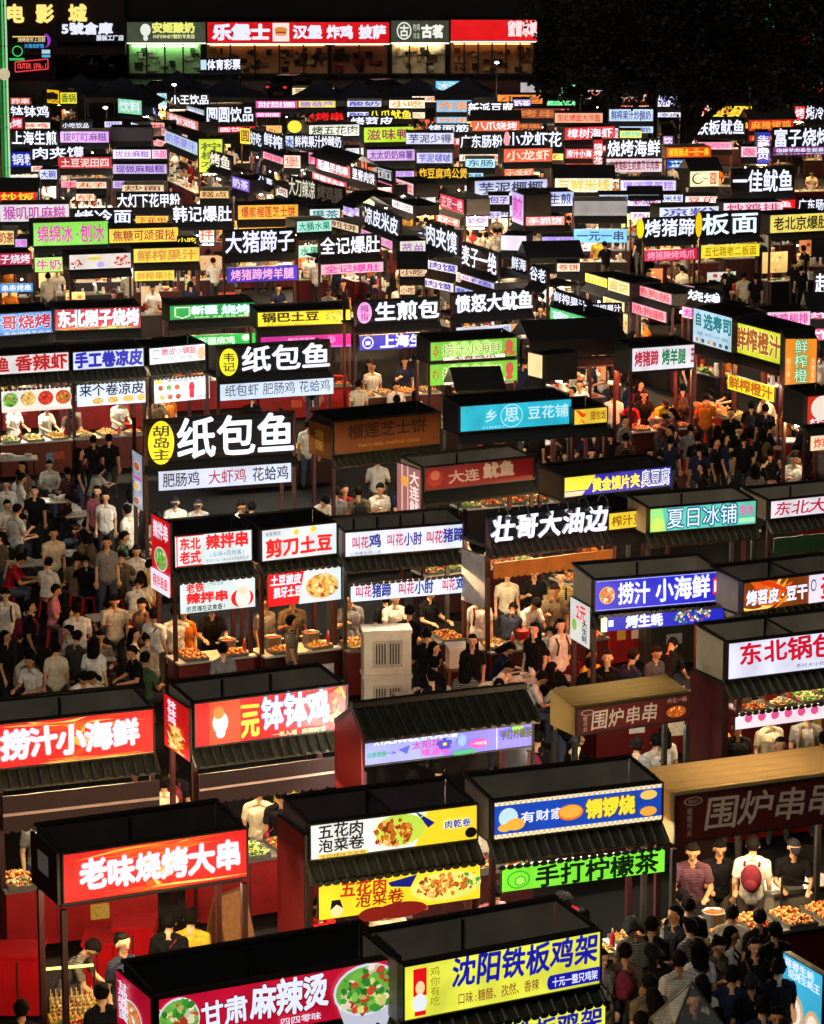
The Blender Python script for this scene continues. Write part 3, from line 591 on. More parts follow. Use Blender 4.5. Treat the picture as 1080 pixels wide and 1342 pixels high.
S('stall with red running-hand white sign cut by the right picture edge, green fascia below', (1008, 681), (1130, 668), 656, '#e6e0ec', [T('东北大饭包', .05, .98, .15, .9, '#b01c34', jit=.06, bold=.015, slant=.15)], inner='b', D=1.0, panels=2, val=('#1c4a2a', .3), staff=1, lampk=.6, counter='#23201e')
S('dark stall with small yellow sign, just left of the turquoise summer ice stall', (796, 696), (848, 690), 672, '#e8cf3a', [T('榨汁豆', .1, .9, .2, .8, '#8a5a10')], inner='k', D=1.2, panels=1, eave='flat', staff=1, lampk=.6)
# sixth row
S('stall with white sign for spicy shrimp, red lettering, above a strip of four food photos', (-4, 492), (91, 486), 466, '#e2dfe4', [T('鱼', .02, .17, .12, .9, 'R', bold=.03, jit=.04, out='#f0a0a0'), T('香辣虾', .25, .98, .12, .95, 'R', bold=.03, jit=.04, out='#f0a0a0')], inner='k', D=1.0, panels=1, lamp='w', lampk=1.6, staff=2, counter='#6a2a14', goods='green',
  low=(512, 541, '#e8e0d0', [('F', .13, .55, .12, .36, 'veg', dict(n=26)), ('F', .38, .55, .12, .36, 'noodle', dict(n=26)), ('F', .63, .55, .12, .36, 'crayfish', dict(n=26)), ('F', .88, .55, .12, .36, 'chili', dict(n=26)), ('R', 0, 1, 0, .14, '#e8d8d0')]))
S('stall with white hand-rolled cold skin noodle sign in fat blue characters', (95, 486), (189, 480), 461, '#d3dffc', [T('手工卷凉皮', .03, .98, .1, .95, '#1a14a8', bold=.055, jit=.02)], inner='k', D=1.0, panels=1, lamp='y', lampk=1.3, staff=2, counter='#5a1a14', goods='tray', low=(504, 534, '#dbe8fb', [T('来个卷凉皮', .03, .98, .42, .95, '#12122a', bold=.02), ('F', .3, .22, .09, .16, 'noodle', dict(n=14)), ('F', .52, .24, .09, .16, 'noodle', dict(n=14)), ('F', .74, .26, .09, .16, 'noodle', dict(n=14)), ('F', .92, .28, .07, .16, 'noodle', dict(n=14))]))
S('stall with white crispy flatbread sign, small red lettering, white picture menu under it', (195, 479), (271, 472), 456, '#e4eef8', [T('脆皮小锅盔', .22, .82, .48, .9, '#c02a3a', bold=.02), T('丁锅言传古味', .3, .75, .2, .4, '#6a5a5a', bold=0), ('R', .07, .18, .3, .85, '#8a98a8'), ('R', .085, .165, .4, .76, '#e4eef8'), ('E', .9, .45, .07, .38, '#d8b48a')], inner='k', D=1.0, panels=1, lamp='w', lampk=.9, staff=2, counter='#3a1a18',
  low=(498, 530, '#e2e6ee', [('F', .12, .62, .05, .12, 'fried', dict(n=8)), ('F', .26, .62, .05, .12, 'veg', dict(n=8)), ('F', .4, .62, .05, .12, 'chili', dict(n=8)), ('F', .12, .25, .05, .12, 'noodle', dict(n=8)), ('F', .26, .25, .05, .12, 'sea', dict(n=8)), ('F', .4, .25, .05, .12, 'fried', dict(n=8)), ('E', .64, .6, .05, .2, '#d02a3a'), ('R', .6, .68, .15, .45, '#d02a3a'), ('R', 0, .1, .84, .98, '#f0d83a'), T('脆皮锅盔多种口味', .2, .95, .86, .98, '#4a4a5a', bold=0), T('现做现卖', .72, .95, .1, .25, '#a03a4a', bold=0)]))
S('stall with big white paper-wrapped fish characters and a small yellow oval badge, black board', (285, 491), (434, 482), 455, 'k', [T('纸包鱼', .2, .99, .02, 1.0, 'w', bold=.022), ('E', .09, .45, .08, .5, '#f2ea2a'), ('T', '韦记', .035, .145, .1, .8, '#3a3a10', dict(vert=True, bold=.02))], zb=2.95, letters=True, roof='flat', inner='k', D=1.0, eave='flat', staff=2, lamp='w',
  low=(504, 526, '#cfe2fa', [T('纸包虾', .04, .34, .2, .95, '#15152a', bold=.0), T('肥肠鸡', .37, .66, .2, .95, '#15152a', bold=.0), T('花蛤鸡', .69, .97, .2, .95, '#15152a', bold=.0)], -.18, (0, 1)), counter='#241012')
S('stall with white pan-fried bun characters, pink oval badge and royal blue lower sign', (465, 424), (577, 418), 396, 'k', [T('生煎包', .22, .98, .06, .98, 'w', bold=.03), ('E', .1, .5, .085, .5, '#f0a8e0'), ('T', '拇指', .05, .15, .12, .88, '#a02a9a', dict(vert=True, bold=.02))], zb=2.95, letters=True, roof='flat', inner='k', eave='flat', D=1.0, staff=2, lamp='o', lampk=1.3, counter='#4a1a14', goods='tray',
  low=(440, 460, '#1c1cc0', [('E', .1, .5, .07, .4, '#e0e4ff'), ('E', .1, .5, .055, .32, '#1c1cc0'), ('R', .07, .13, .35, .6, '#e0e4ff'), T('上海生煎', .25, .98, .1, .95, 'w', bold=.04, jit=.04)], -.18, (.03, .97)))
S('stall with white shaggy characters for angry big squid on a black board', (592, 411), (698, 404), 386, 'k', [T('愤怒大鱿鱼', .03, .99, .0, 1.0, 'w', bold=.03, jit=.04)], zb=2.95, letters=True, roof='flat', inner='k', eave='flat', D=1.0, staff=1, low=(430, 440, '#c4d0e8', [('R', .7, 1.0, 0, 1, '#c8986a'), T('大鱿鱼', .58, .68, .1, .9, '#2a7ab0')]), counter='#241012', lampk=.5)
S('stall with two identical bright green seafood signs with crayfish and octopus pictures', (563, 474), (678, 467), 448, '#7cc840', [('E', .27 + .125 * k, .55, .065, .4, '#b6e67a') for k in range(4)] + [T('捞汁小海鲜', .14, .82, .25, .85, '#e8f6b0', bold=.05, jit=.03), T('捞汁小海鲜', .14, .82, .25, .85, '#5a8a2a', bold=.0, jit=0), ('F', .06, .5, .04, .36, 'crayfish', dict(plate=None, n=30)), ('E', .9, .6, .045, .32, '#c85a4a'), ('E', .86, .25, .03, .12, '#c85a4a'), ('E', .93, .22, .035, .12, '#c85a4a'), ('R', .15, .85, .02, .2, '#f0ecd8'), T('无骨鸡爪', .25, .75, .03, .2, '#6a2a1a', bold=.02)],
  inner='k', D=1.0, panels=1, staff=1, eave='none', zb=2.62, low=(478, 506, '#7cc840', [('E', .27 + .125 * k, .55, .065, .4, '#b6e67a') for k in range(4)] + [T('捞汁小海鲜', .14, .82, .25, .85, '#e8f6b0', bold=.05, jit=.03), T('捞汁小海鲜', .14, .82, .25, .85, '#5a8a2a', bold=.0, jit=0), ('F', .06, .5, .04, .36, 'crayfish', dict(plate=None, n=30)), ('E', .9, .6, .045, .32, '#c85a4a'), ('E', .9, .22, .04, .12, '#c85a4a'), ('R', .15, .85, .02, .2, '#f0ecd8'), T('无骨鸡爪', .25, .75, .03, .2, '#6a2a1a', bold=.02)], -.02, (0, 1)), counter='#2a1c14')
S('stall with white sign, roast trotters in red, lamb leg in green, red-lit inside', (827, 488), (910, 482), 456, '#e6e2ee', [T('烤猪蹄', .05, .43, .2, .85, '#b01c34', bold=.035, jit=.03), T('烤羊腿', .48, .86, .2, .88, '#1c7a4a', bold=.035, jit=.03), T('五', .93, 1.0, .2, .9, '#b01c34', bold=.035)], zb=2.45, inner='k', D=1.0, eave='none', panels=1, staff=3, lamp='r', lampk=2.0, counter='#3c0c0e', goods='fried')
S('stall whose pale blue sushi sign faces left on the slanting side row', (908, 448), (960, 463), 402, '#b8dcf0', [T('自', .05, .23, .5, .9, '#0e6a72', bold=.03), T('选寿司', .27, .98, .45, .92, '#127882', bold=.04), T('海鲜·寿司·小吃·甜品', .1, .9, .26, .36, '#3a5a7a', bold=0)] + [('E', .12 + .15 * k, .12, .04, .06, ['#d07a4a', '#3a3a4a', '#c8a04a', '#b04a3a', '#4a6a4a', '#2a2a3a'][k]) for k in range(6)], inner='k', D=1.0, eave='flat', panels=1, staff=1, lampk=.6, lamp='w')
S('stall whose lime-yellow orange juice sign faces left on the slanting side row', (961, 461), (1025, 479), 420, '#d8e02a', [T('鲜榨橙汁', .03, .97, .15, .9, '#a8561a', bold=.035, jit=.04, out='#f6f0a0'), ('R', 0, .08, .8, .96, '#7ac02a')], inner='k', D=1.0, panels=1, eave='flat', staff=2, lamp='o', lampk=1.6, low=(492, 512, '#d8e02a', [T('鲜榨橙汁', .03, .97, .1, .95, '#a8561a', bold=.035)]), goods='tray')
S('narrow stall front with tall orange board, juice characters stacked in green', (1027, 507), (1070, 507), 443, '#ef8a22', [('T', '鲜榨橙', .3, .72, .08, .98, '#22985a', dict(vert=True, bold=.06)), ('T', '鲜榨橙', .3, .72, .08, .98, '#d8f0d0', dict(vert=True, bold=.0)), ('T', '橙子果汁', .06, .2, .05, .6, '#f8d8a0', dict(vert=True, bold=0)), ('T', '含糖量低', .8, .94, .05, .6, '#f8d8a0', dict(vert=True, bold=0))], zb=2.3, inner='k', eave='none', D=1.0, panels=1, staff=2, lamp='w')
S('barbecue stall with cobalt blue sign cut by the left picture edge, red lettering', (-3, 441), (71, 436), 411, '#5a9ae0', [T('哥烧烤', .06, .95, .25, .9, '#b02a4a', bold=.03, jit=.03, out='#e0e8ff', ob=.06), ('R', 0, 1, .02, .16, '#3a78c8'), T('东北烧烤羊肉串', .1, .95, .03, .16, '#e8f0ff', bold=.0)], inner='k', D=1.0, panels=1, eave='flat', staff=2, lampk=.7)
S('barbecue stall with crimson sign, shaggy white characters, food photos along its lower edge', (72, 434), (185, 430), 405, '#c01c30', [('W', .0, .4, .0, .2, 'fried'), ('W', .3, 1, .0, .2, 'noodle'), ('W', .0, 1, .0, .14, 'veg'), T('东北刚子烧烤', .03, .98, .15, .95, 'w', bold=.045, jit=.03, out='#7a0a18', ob=.08)], inner='k', D=1.0, panels=1, eave='flat', staff=0, lampk=.5, zb=2.8)
S('stall with green barbecue sign and hexagon badge above a second green strip', (222, 420), (335, 415), 400, '#22a04a', [('P', [(.06, .25), (.15, .08), (.24, .25), (.24, .85), (.06, .85)], '#d8f0d8'), ('P', [(.075, .29), (.15, .14), (.225, .29), (.225, .78), (.075, .78)], '#22a04a'), T('新疆', .25, .56, .3, .9, '#e0f6ff', bold=.045), T('烧烤', .6, .94, .25, .88, '#e0f6ff', bold=.045), T('羊肉串 羊腿 羊排 烤馕', .28, .92, .06, .22, '#e0f0c0', bold=.0)], inner='d', D=1.0, panels=1, staff=0, eave='flat', lampk=.6, low=(441, 455, '#1fae4a', [T('新疆麻鸡', .3, .75, .05, .8, '#c8f0d0', bold=.04), ('E', .88, .6, .05, .3, '#c8f0d0')]))
S('stall with yellow crispy-rice potato sign in black lettering, magenta strip under it', (337, 429), (460, 424), 409, '#ecdc28', [T('锅巴土豆', .05, .66, .28, .92, '#1c1808', bold=.04), ('F', .83, .55, .12, .36, 'fried', dict(plate=None, n=40)), T('XI AN XIAO CHI', .1, .6, .06, .18, '#6a5a10', bold=0)], inner='k', D=1.0, panels=1, eave='flat', staff=0, lampk=.6, low=(442, 459, '#b81c90', [T('锅巴洋芋花', .3, .6, .4, .85, '#f0a0d8', bold=.02), ('E', .78, .6, .05, .3, '#e86ac0'), ('R', 0, 1, 0, .14, '#8a5ac8')]))

S('stall with red board and cream oval, at the right edge beside the orange juice board', (1056, 557), (1100, 553), 519, '#c8321e', [('E', .5, .55, .36, .42, '#f0e0d0'), T('炸鸡', .1, .9, .02, .2, 'w')], inner='k', staff=1, eave='flat', low=(572, 592, '#ecd9b0', [T('炸鸡', .1, .6, .15, .85, 'r')]))

S('small stall with yellow sign picturing food sticks, right of the cyan pudding sign', (751, 558), (796, 554), 536, '#e8c63a', [('W', .05, .45, .1, .9, 'flame'), T('翅包饭', .5, .95, .25, .8, '#8a4a1a', bold=.02)], inner='k', eave='flat', staff=1, lampk=.6, counter='#2a1014')
# ---------------------------------------------------------------- the far rows: left x, right x, top y, bottom y (left end), slope | face | ink | text | what it sells | lower sign
FAR = '''
0 91 268 291 -.01|#d8d4e0|#b43aa0|猴叽叽麻糍|glutinous rice cakes
44 142 292 323 -.03|#7ed84a|m|绵绵冰·刨冰|shaved ice|338 357 #a8e070 m 牛奶 0 .38
143 234 300 319 -.03|#f2c83a|#8e2a1a|焦糖可颂蛋挞|caramel egg tarts
-2 19 302 321 0|#f0d890|R|奶茶|
20 36 313 324 0|l|m|小吃|
-2 42 332 348 -.03|#b82048|w|子烧烤||372 384 #3a8ad8 w 串串烤串 0 1
91 172 334 354 -.04|#e4dcd8|r|..|a bowl of red berries|
175 262 326 345 -.03|#f4d85a|#c88a3a|鲜榨果汁|
225 306 270 292 -.02|K|w|韩记爆肚|quick-boiled tripe
312 391 269 288 -.02|#f4b440|#a82a1a|爆浆榴莲芝士饼|durian cheese pancakes
152 238 253 272 .0|K|w|大灯下花甲粉|clam noodles|283 294 #f0b83a #b02a1a 下花甲 .3 .8
96 175 275 294 -.02|K|w|烤冷面|
293 388 303 333 -.04|K|#dfe4ff|大猪蹄子|giant pig trotters|351 371 #3a2ab8 #f0b0d8 烤猪蹄烤羊腿 .03 1
389 435 290 305 -.05|#a8e8d8|#12806a|大桶水果|bucket fruit|322 338 #b8ecd8 #188a5a 水果茶 0 .9
261 281 295 318 0|#dfe6f0|#d85a2a|拌|
418 500 311 335 -.05|K|w|全记爆肚|
62 78 117 135 .1|Y|n|小吃|
79 101 121 136 0|y|j|香锅|
14 40 128 137 0|#e07050|w|炸串|
13 66 138 154 .0|K|w|钵钵鸡|chilled pot skewers
15 30 154 169 0|r|w|烤|
80 119 160 169 0|#24242c|w|小吃饮品|
137 160 159 167 0|w|L|甜品|
14 76 171 190 .0|K|w|上海生煎|
79 143 172 187 .0|#c890e4|#5a2a8a|拔叮叮麻糍|
144 198 167 185 .0|#2c2438|#2c2438|..|
40 112 193 209 -.02|K|w|肉夹馍|
14 50 199 219 .0|b|w|锅粉|pot noodles|229 249 #e8e4d8 Y .. 0 1
76 147 206 221 -.01|#c02a34|#f0dcd8|土豆泥田四|mashed potato|237 246 #e890a8 r 土豆泥 .05 .9
148 198 196 208 .0|#d8c8ec|#7a4ab8|拔丝麻糍|
199 219 196 208 .0|#f0b8d8|#b83a8a|汤圆|
148 219 215 228 .0|#cbb8ea|#6a3aa8|现做麻糍糕|
52 75 222 235 0|w|b|大碗|
-2 48 251 266 0|r|y|炒饭|
222 275 124 137 0|K|w|小王饮品|
206 219 122 138 0|#c8eaf0|t|饮|
269 334 140 161 -.02|K|w|圆圆饮品|round lettered cold drinks
245 268 138 158 .3|#9aa8b8|w|圆饮|
155 186 129 148 .1|#8adcb0|w|饮料|
185 205 133 143 .45|#1c2a8a|w|饮品|
172 198 160 170 .3|w|L|甜|
198 216 160 176 .05|#f0b8b0|r|肉串|
216 259 170 186 .42|#b0d0e0|L|奶茶果汁|
219 260 146 160 .35|#e08070|w|炸鸡|
261 292 182 226 0|#c8dc3a|#5a6a10|柠檬水|a tall lime board
275 303 198 216 .3|K|c|烤鱼|
315 328 167 188 .1|#f2e040|n|圆|
328 343 171 189 .3|K|w|好吃|
345 371 172 190 .3|K|w|鲜榨|
372 385 178 195 0|#bcd8ec|b|冰|
385 449 177 193 .02|K|w|鲜榨果汁炒酸奶|fried yoghurt
376 399 157 175 0|#1a1a1e|y|●|a round yellow badge
405 473 164 179 -.02|#e4e6dc|#2a3a1a|烤五花肉|
335 390 132 142 0|#d040a0|w|甜甜圈|
391 440 132 141 0|#ecd860|L|糖葫芦|
383 438 115 126 0|#f0e0b0|#8a5a2a|芝士焗红薯|
345 371 198 207 .35|p|r|肉饼|
372 394 203 220 .03|#e8c0a8|r|堡|
393 413 197 212 .2|p|r|包子|
414 459 205 220 .32|#c83040|w|新疆羊肉串|
461 492 219 234 .3|K|w|里脊肉饼|
493 515 217 232 .3|K|e|面|
490 514 234 246 .35|#e86a88|w|炸串|
338 358 228 236 .4|K|w|八喜|
304 327 230 246 .3|#7a50c8|w|奶茶|
363 377 243 254 .4|#f0dcd0|n|卤|
378 414 231 255 .2|K|#c8c4b0|大刀辣凉|
415 450 240 262 .2|K|#4a4038|烤鸡腿|
483 541 144 156 0|K|#e8d83a|八爪鱿鱼|
458 517 153 166 -.01|K|w|烤苕皮|
412 452 147 158 0|K|r|烤串|
477 542 167 187 -.02|#b4e02a|#8a1a4a|滋味鸭|
532 595 174 189 .0|#cdd2f0|#22306a|芋泥少得|taro paste
481 544 196 211 -.01|#c8a8e4|#5a2a8a|太太奶奶麻薯|
546 593 200 214 .0|#c4c8f4|#4a4ab0|芋泥啵啵|
448 471 194 203 0|w|e|酸奶|
516 543 224 232 0|#c0a8dc|L|麻薯|
548 614 220 234 0|K|#e8b83a|炸豆腐鸡公煲|
610 649 208 220 0|#a8e0f4|#1c5a8a|东肠|
560 616 163 173 0|K|w|烤面筋|
602 660 176 194 0|K|w|广东肠粉|Cantonese rice rolls
662 738 172 193 0|K|w|小龙虾花|crayfish blossoms
612 674 134 152 .0|K|w|新派豆腐|new-style tofu
619 681 158 172 .0|#e8582a|w|八爪烧烤|
571 620 106 121 .0|#6ac8f0|w|冰淇淋|ice cream
572 618 131 147 .0|#7ab8e0|o|炸串|
510 557 131 142 0|#f4ecd8|o|小吃|
543 571 241 278 0|#dfe8ea|#6a7078|饺子王|a tall dumpling board
515 542 232 247 .35|#f0d0d0|r|手工水饺|
514 541 261 271 .35|w|r|水饺|
577 608 253 272 .3|#c02a44|#f4d0d8|正定一绝|
609 640 261 297 0|#e8e0f0|m|现包水饺|boiled dumplings in magenta writing
622 717 237 258 -.03|#c0c8f0|#2a2e4a|芋泥椰椰|taro coconut|270 285 #c4d0f0 #2a3a6a 芋泥 .15 .5
609 621 237 253 .1|#e8ecf0|e|芋|
687 752 252 271 -.02|#bcc8f8|#14184a|上海生煎|Shanghai buns in dark lettering
671 686 250 290 .4|#c4b0ec|m|煎|
689 740 284 296 -.02|#e89090|w|手抓饼|
752 822 263 283 0|#8c8c90|#8c8c92||a plain greyish sign with no lettering|300 318 #7ac4f0 #14306a 一元一串 0 1
785 864 255 270 .0|#c4d2f2|#26305a|米粉牛杂|beef offal
727 803 233 252 0|#eee8c8|#d8b82a|三鲜米线|
813 886 236 252 0|#d8d0f0|L|嘿嘿嘿蛋糕|
794 867 183 206 -.01|K|w|烧烤海鲜|seafood barbecue|208 226 #e0c8d8 #7a1a3a 烧烤海鲜生蚝扇贝羊肉串 0 1
740 806 167 184 -.03|#cc2430|w|樟树海虾|
741 777 195 208 0|#d82a38|w|捞汁小海|sauced seafood
777 790 183 227 0|#c41828|w|烧烤龙虾|a tall red board
804 813 168 181 0|w|b|吃|
727 790 148 161 0|#f0a888|#c03028|东北烤面大冷面|
798 856 143 159 0|#b4d4f4|#1c2a8a|鲜榨果汁炒酸奶|
717 754 111 125 0|#7ce0a8|g|凉茶|
652 711 124 136 0|#f08a34|n|小吃|
682 709 108 122 0|#a89ca0|e|水果|
672 696 130 142 0|#7a68c8|w|奶茶|
674 735 142 155 0|#7a3018|#c07030|烤串|
660 724 195 213 -.02|#d85a3a|#f4d8c8|小龙虾|
911 977 157 177 -.01|K|w|铁板鱿鱼|iron-plate squid
931 986 139 153 0|#ece03a|o|鸡蛋汉堡|
981 1040 157 172 -.02|#c42a24|#f0a83a|麻辣烤鸡|
991 1009 173 214 0|#2a3ab8|w|生蚝扇贝|a tall blue board
1012 1090 168 193 -.02|K|w|富子烧烤|wealth barbecue|193 204 #8a3a8a w 烧烤羊肉串生蚝扇贝 0 1
1055 1092 138 157 0|K|w|烤冷面|
1041 1055 139 158 0|#d8343a|w|烤|
915 959 186 196 0|p|P|炸鸡柳|
903 912 164 189 0|#e8d8d8|r|鱼|
971 992 192 206 0|#e4d0d8|P|轰|
873 932 193 207 -.02|#d85018|#ffd83a|榴莲酥点一元一串|durian pastry|209 221 #2a4ab8 S 蓝莓 0 1
904 942 224 245 -.02|#ece6bc|#3a2a14|C一|
958 1041 222 253 -.02|K|w|一佳鱿鱼|the tallest squid letters
865 884 163 177 0|#d8406a|w|卤|
869 882 178 190 0|#a06ad0|w|饮|
868 895 255 265 0|#dce4f0|b|米线|
898 940 257 266 0|#f0e0e4|r|豆花|
864 942 272 286 -.03|#dae4f4|#2a3ab0|凉粉|
948 1026 266 280 -.02|#f0d8e8|#c02a6a|炒鸡排|
1045 1092 260 276 0|K|w|广东肠粉|
843 912 287 312 -.04|K|w|烤猪蹄|roast pig trotters|328 343 #c8204a #f4a0c0 烤猪蹄烤鸡爪 0 1
917 996 279 309 -.04|K|#dff0ff|板面|board noodles|322 339 #f2de38 #a8821a 五七路老二板面 0 .97
1009 1090 282 306 -.05|#f2dc6a|k|老北京爆肚|old-city tripe
557 600 290 319 .38|K|w|肉夹馍|slanting meat-bun letters
604 652 318 346 .33|K|w|麦子一绝|wheat noodles
670 690 335 352 .25|K|w|鲜海|
694 716 347 366 .3|K|w|谷老|
477 523 268 292 .4|K|w|凉皮米皮|slanting cold-skin letters
524 558 316 342 -.03|#dcdcd0|#a07ab8|菜单|
524 560 303 315 -.02|#14184a|w|安全出口→|a navy emergency exit board
603 648 358 366 .3|#b8c0f0|b|鲜鱼|
767 796 357 369 .3|#f4e030|o|炸鸡|
797 825 363 380 .3|#f0e2a0|#c08a3a|酱饼|
833 880 372 386 .3|#f0a0b4|r|热狗肠|
725 770 380 394 .35|K|w|鲜榨果汁|
721 772 402 426 .3|#58d07a|w|蜜瓜|
1067 1092 357 386 0|K|w|超|
900 945 378 392 .2|K|w|烧烤|
1060 1090 408 418 0|#d85a8a|w|炸|
695 812 448 470 -.05|#141417|#141417||
692 760 338 346 -.02|#141417|#141417||
656 690 308 328 .03|#d8d0f0|L|..|
710 752 310 318 0|l|L|凉皮|
893 910 372 388 .2|#f0b0b8|r|炸串|
910 945 376 392 .25|K|w|火爆鱿鱼|
775 815 399 409 0|K|w|鲜榨果汁|
692 711 461 492 .25|#f0d8a0|o|..|
1005 1062 409 428 -.03|#f0c8dc|m|炸鸡柳排|
197 246 163 173 .3|#f0c0c0|r|羊肉串串|
450 471 267 281 .3|#d0c0ec|L|手工|
460 491 250 261 .3|#b8e0c8|y|凉面|
406 446 274 289 -.02|#d8ecec|#1a7a8a|果茶|
232 258 311 319 0|K|y|小吃|
812 841 171 181 0|#e8e05a|t|烤饼|
907 930 138 153 0|#f0d8d0|r|生煎|
1050 1092 103 121 0|r|#c8f0a0|水果|
760 800 118 130 0|#d8c8b8|r|烤串|
812 850 122 133 0|#c84a3a|c|麻辣烫|
862 892 124 140 0|#e8e8f0|b|凉皮|
640 668 256 268 0|#e0d8f0|b|包子|
826 866 262 270 0|w|P|热卤|
880 905 300 312 0|#e8a03a|w|奶茶|
560 600 340 352 .2|#e0e0e8|b|肉馍|
730 760 345 356 0|#f0d8c0|r|卷饼|
524 557 352 362 0|#e8c8a0|n|小吃|
430 470 286 296 .25|#e8d8b8|n|煎饼|
330 372 262 272 .2|#e0b090|r|烤饼|
100 140 238 247 0|#f0e0c0|r|丸子|
160 215 242 251 0|#e8d0b0|n|炒面|
262 300 250 260 0|#e0c080|n|糕点|
540 575 126 134 0|c|r|炸鸡|
455 500 132 140 0|#d0d8f0|b|酸奶|
600 656 512 520 -.03|#141417|#141417||
'''
SELL = {}
def far_row(line):
    p = line.split('|'); x0, x1, yt, yb, s = map(float, p[0].split())
    bg, fg, txt, dish = p[1], p[2], p[3], p[4].strip() if len(p) > 4 else ''
    K = bg == 'K'; low = None
    if len(p) > 5 and p[5].strip():
        q = p[5].split(); low = (float(q[0]), float(q[1]), q[2], [T(q[4], .05, .95, .12, .88, q[3], bold=.02)] if q[4] != '..' else [('F', .3, .5, .12, .4, 'noodle', dict(n=12)), ('F', .7, .5, .12, .4, 'noodle', dict(n=12))], -.14, (float(q[5]), float(q[6])))
    tall = (yb - yt) > (x1 - x0) * 1.05 and s < .15
    vert = len(txt) > 1 and tall
    items = []
    if txt == '..': items = [('F', .12, .4, .1, .36, 'crayfish', dict(plate=None, n=22)), ('F', .85, .5, .16, .4, 'crayfish', dict(plate=None, n=40)), ('E', .4, .7, .12, .12, '#d8c85a'), ('E', .5, .3, .06, .2, 'l')] if dish else []
    elif txt == '●': items = [('E', .45, .5, .4, .45, 'y')]
    elif txt == 'C一': items = [('E', .27, .5, .2, .34, fg), ('E', .29, .52, .16, .27, bg), ('R', .28, .5, .4, .8, bg), T('一', .45, .62, .3, .7, fg), T('囧', .68, .92, .1, .9, '#c83a2a')]
    elif txt: items = [T(txt, .02 if K else .05, .98 if K else .95, .0 if K else .12, 1 if K else .9, fg, bold=.018 if K else .018, vert=vert, jit=.03)]
    if not low and txt and txt not in ('..', '●', 'C一') and bg != fg and not tall and x1 - x0 > 24 and RND.random() < .62:   # many stalls repeat their sign on a strip under the eave
        p = (yb + 150) / 12.2; lb, lf = (RND.choice([('#e8e0d8', 'r'), ('r', 'w'), ('#d8d8f0', 'b'), ('#f0d868', 'R'), ('#e8b0c8', 'm'), ('#c8e0f0', 'B')]) if K else (bg, fg))
        q0 = RND.uniform(.2, .32) * p; low = (yb + q0, yb + q0 + RND.uniform(.26, .36) * p, lb, [T(txt, .05, .95, .12, .88, lf, bold=.018)], -.16, (0, RND.choice((1, 1, .6))))
    zb = 2.95 if (K and not tall) else 2.6
    if tall: zb = 1.9
    r = RND.random()
    style = dict(inner=RND.choice('kkkdg'), lamp=RND.choice('ywwyo'))
    L = dict(dish=dish, bg=bg, fg=fg, K=K, tall=tall, side=s > .15)
    info = stall('', (x0, yb), (x1, yb + s * (x1 - x0)), yt, '#101014' if K else bg, items, zb=zb, D=1.05, far=True, letters=K, roof='flat' if K else ('gable' if r < .12 or (bg == fg and txt == '') else 'open'),
                 low=low, eave='flat' if not tall else 'none', staff=RND.choice((0, 1, 1, 2)), lampk=RND.choice((.35, .6, 1.0, 1.5)) , counter=RND.choice(['#3a0e10', '#5a1216', '#1a1416', '#2c2422']), lit=(bg != fg) or K, nocounter=tall, name='market_stall', **style)
    info['L'] = L
for ln in FAR.strip().split('\n'): far_row(ln)
# extra round badges beside the letter signs, built as parts of those stalls
def badge(info, u, v, ru, rv, col):
    mb = MB(); z = info['zb'] + (info['zt'] - info['zb']) * v; mb.ell(info['w'] * u, z, info['w'] * ru, (info['zt'] - info['zb']) * rv, -.06, em(col, 1.0), 24)
    mb.add([(info['w'] * u + info['w'] * ru * math.cos(t), y, z + (info['zt'] - info['zb']) * rv * math.sin(t)) for y in (-.06, 0) for t in [k * math.pi / 12 for k in range(24)]], [(k, (k + 1) % 24, 24 + (k + 1) % 24, 24 + k) for k in range(24)], M_EDGE)
    mb.build('round_badge', info['o'])
for i in STALLS:
    d = i.get('L', {}).get('dish')
    if d == 'roast pig trotters': badge(i, -.07, .5, .07, .5, '#f4e21a')
    if d == 'board noodles': badge(i, .07 - .1, .5, .055, .55, '#f4c81a')
    if d == 'crayfish blossoms': badge(i, -.02 + .05, .5, .05, .5, '#f0a0a8')

import re
def nameof(c):
    if c in CNAME: return CNAME[c]
    import colorsys
    r, g, b = [int(hexof(c)[1 + 2 * i:3 + 2 * i], 16) / 255 for i in range(3)]
    h, l, s = colorsys.rgb_to_hls(r, g, b)
    if s < .12 or l > .9: return 'white' if l > .75 else ('grey' if l > .3 else 'black')
    if l < .13: return 'near-black'
    hue = h * 360
    base = ('red' if hue < 14 or hue > 345 else 'orange' if hue < 40 else 'yellow' if hue < 66 else 'lime green' if hue < 95 else 'green' if hue < 160 else 'turquoise' if hue < 190 else 'sky blue' if hue < 215 else 'blue' if hue < 250 else 'violet' if hue < 290 else 'magenta' if hue < 325 else 'pink')
    if base == 'orange' and l < .35: base = 'brown'
    return ('pale ' if l > .72 else 'dark ' if l < .3 else '') + base
farr = [i for i in STALLS if i['far']]
anch = [i for i in farr if i['L']['dish']]
def centre(i): return ((i['bl'][0] + i['br'][0]) / 2, (i['bl'][1] + i['br'][1]) / 2)
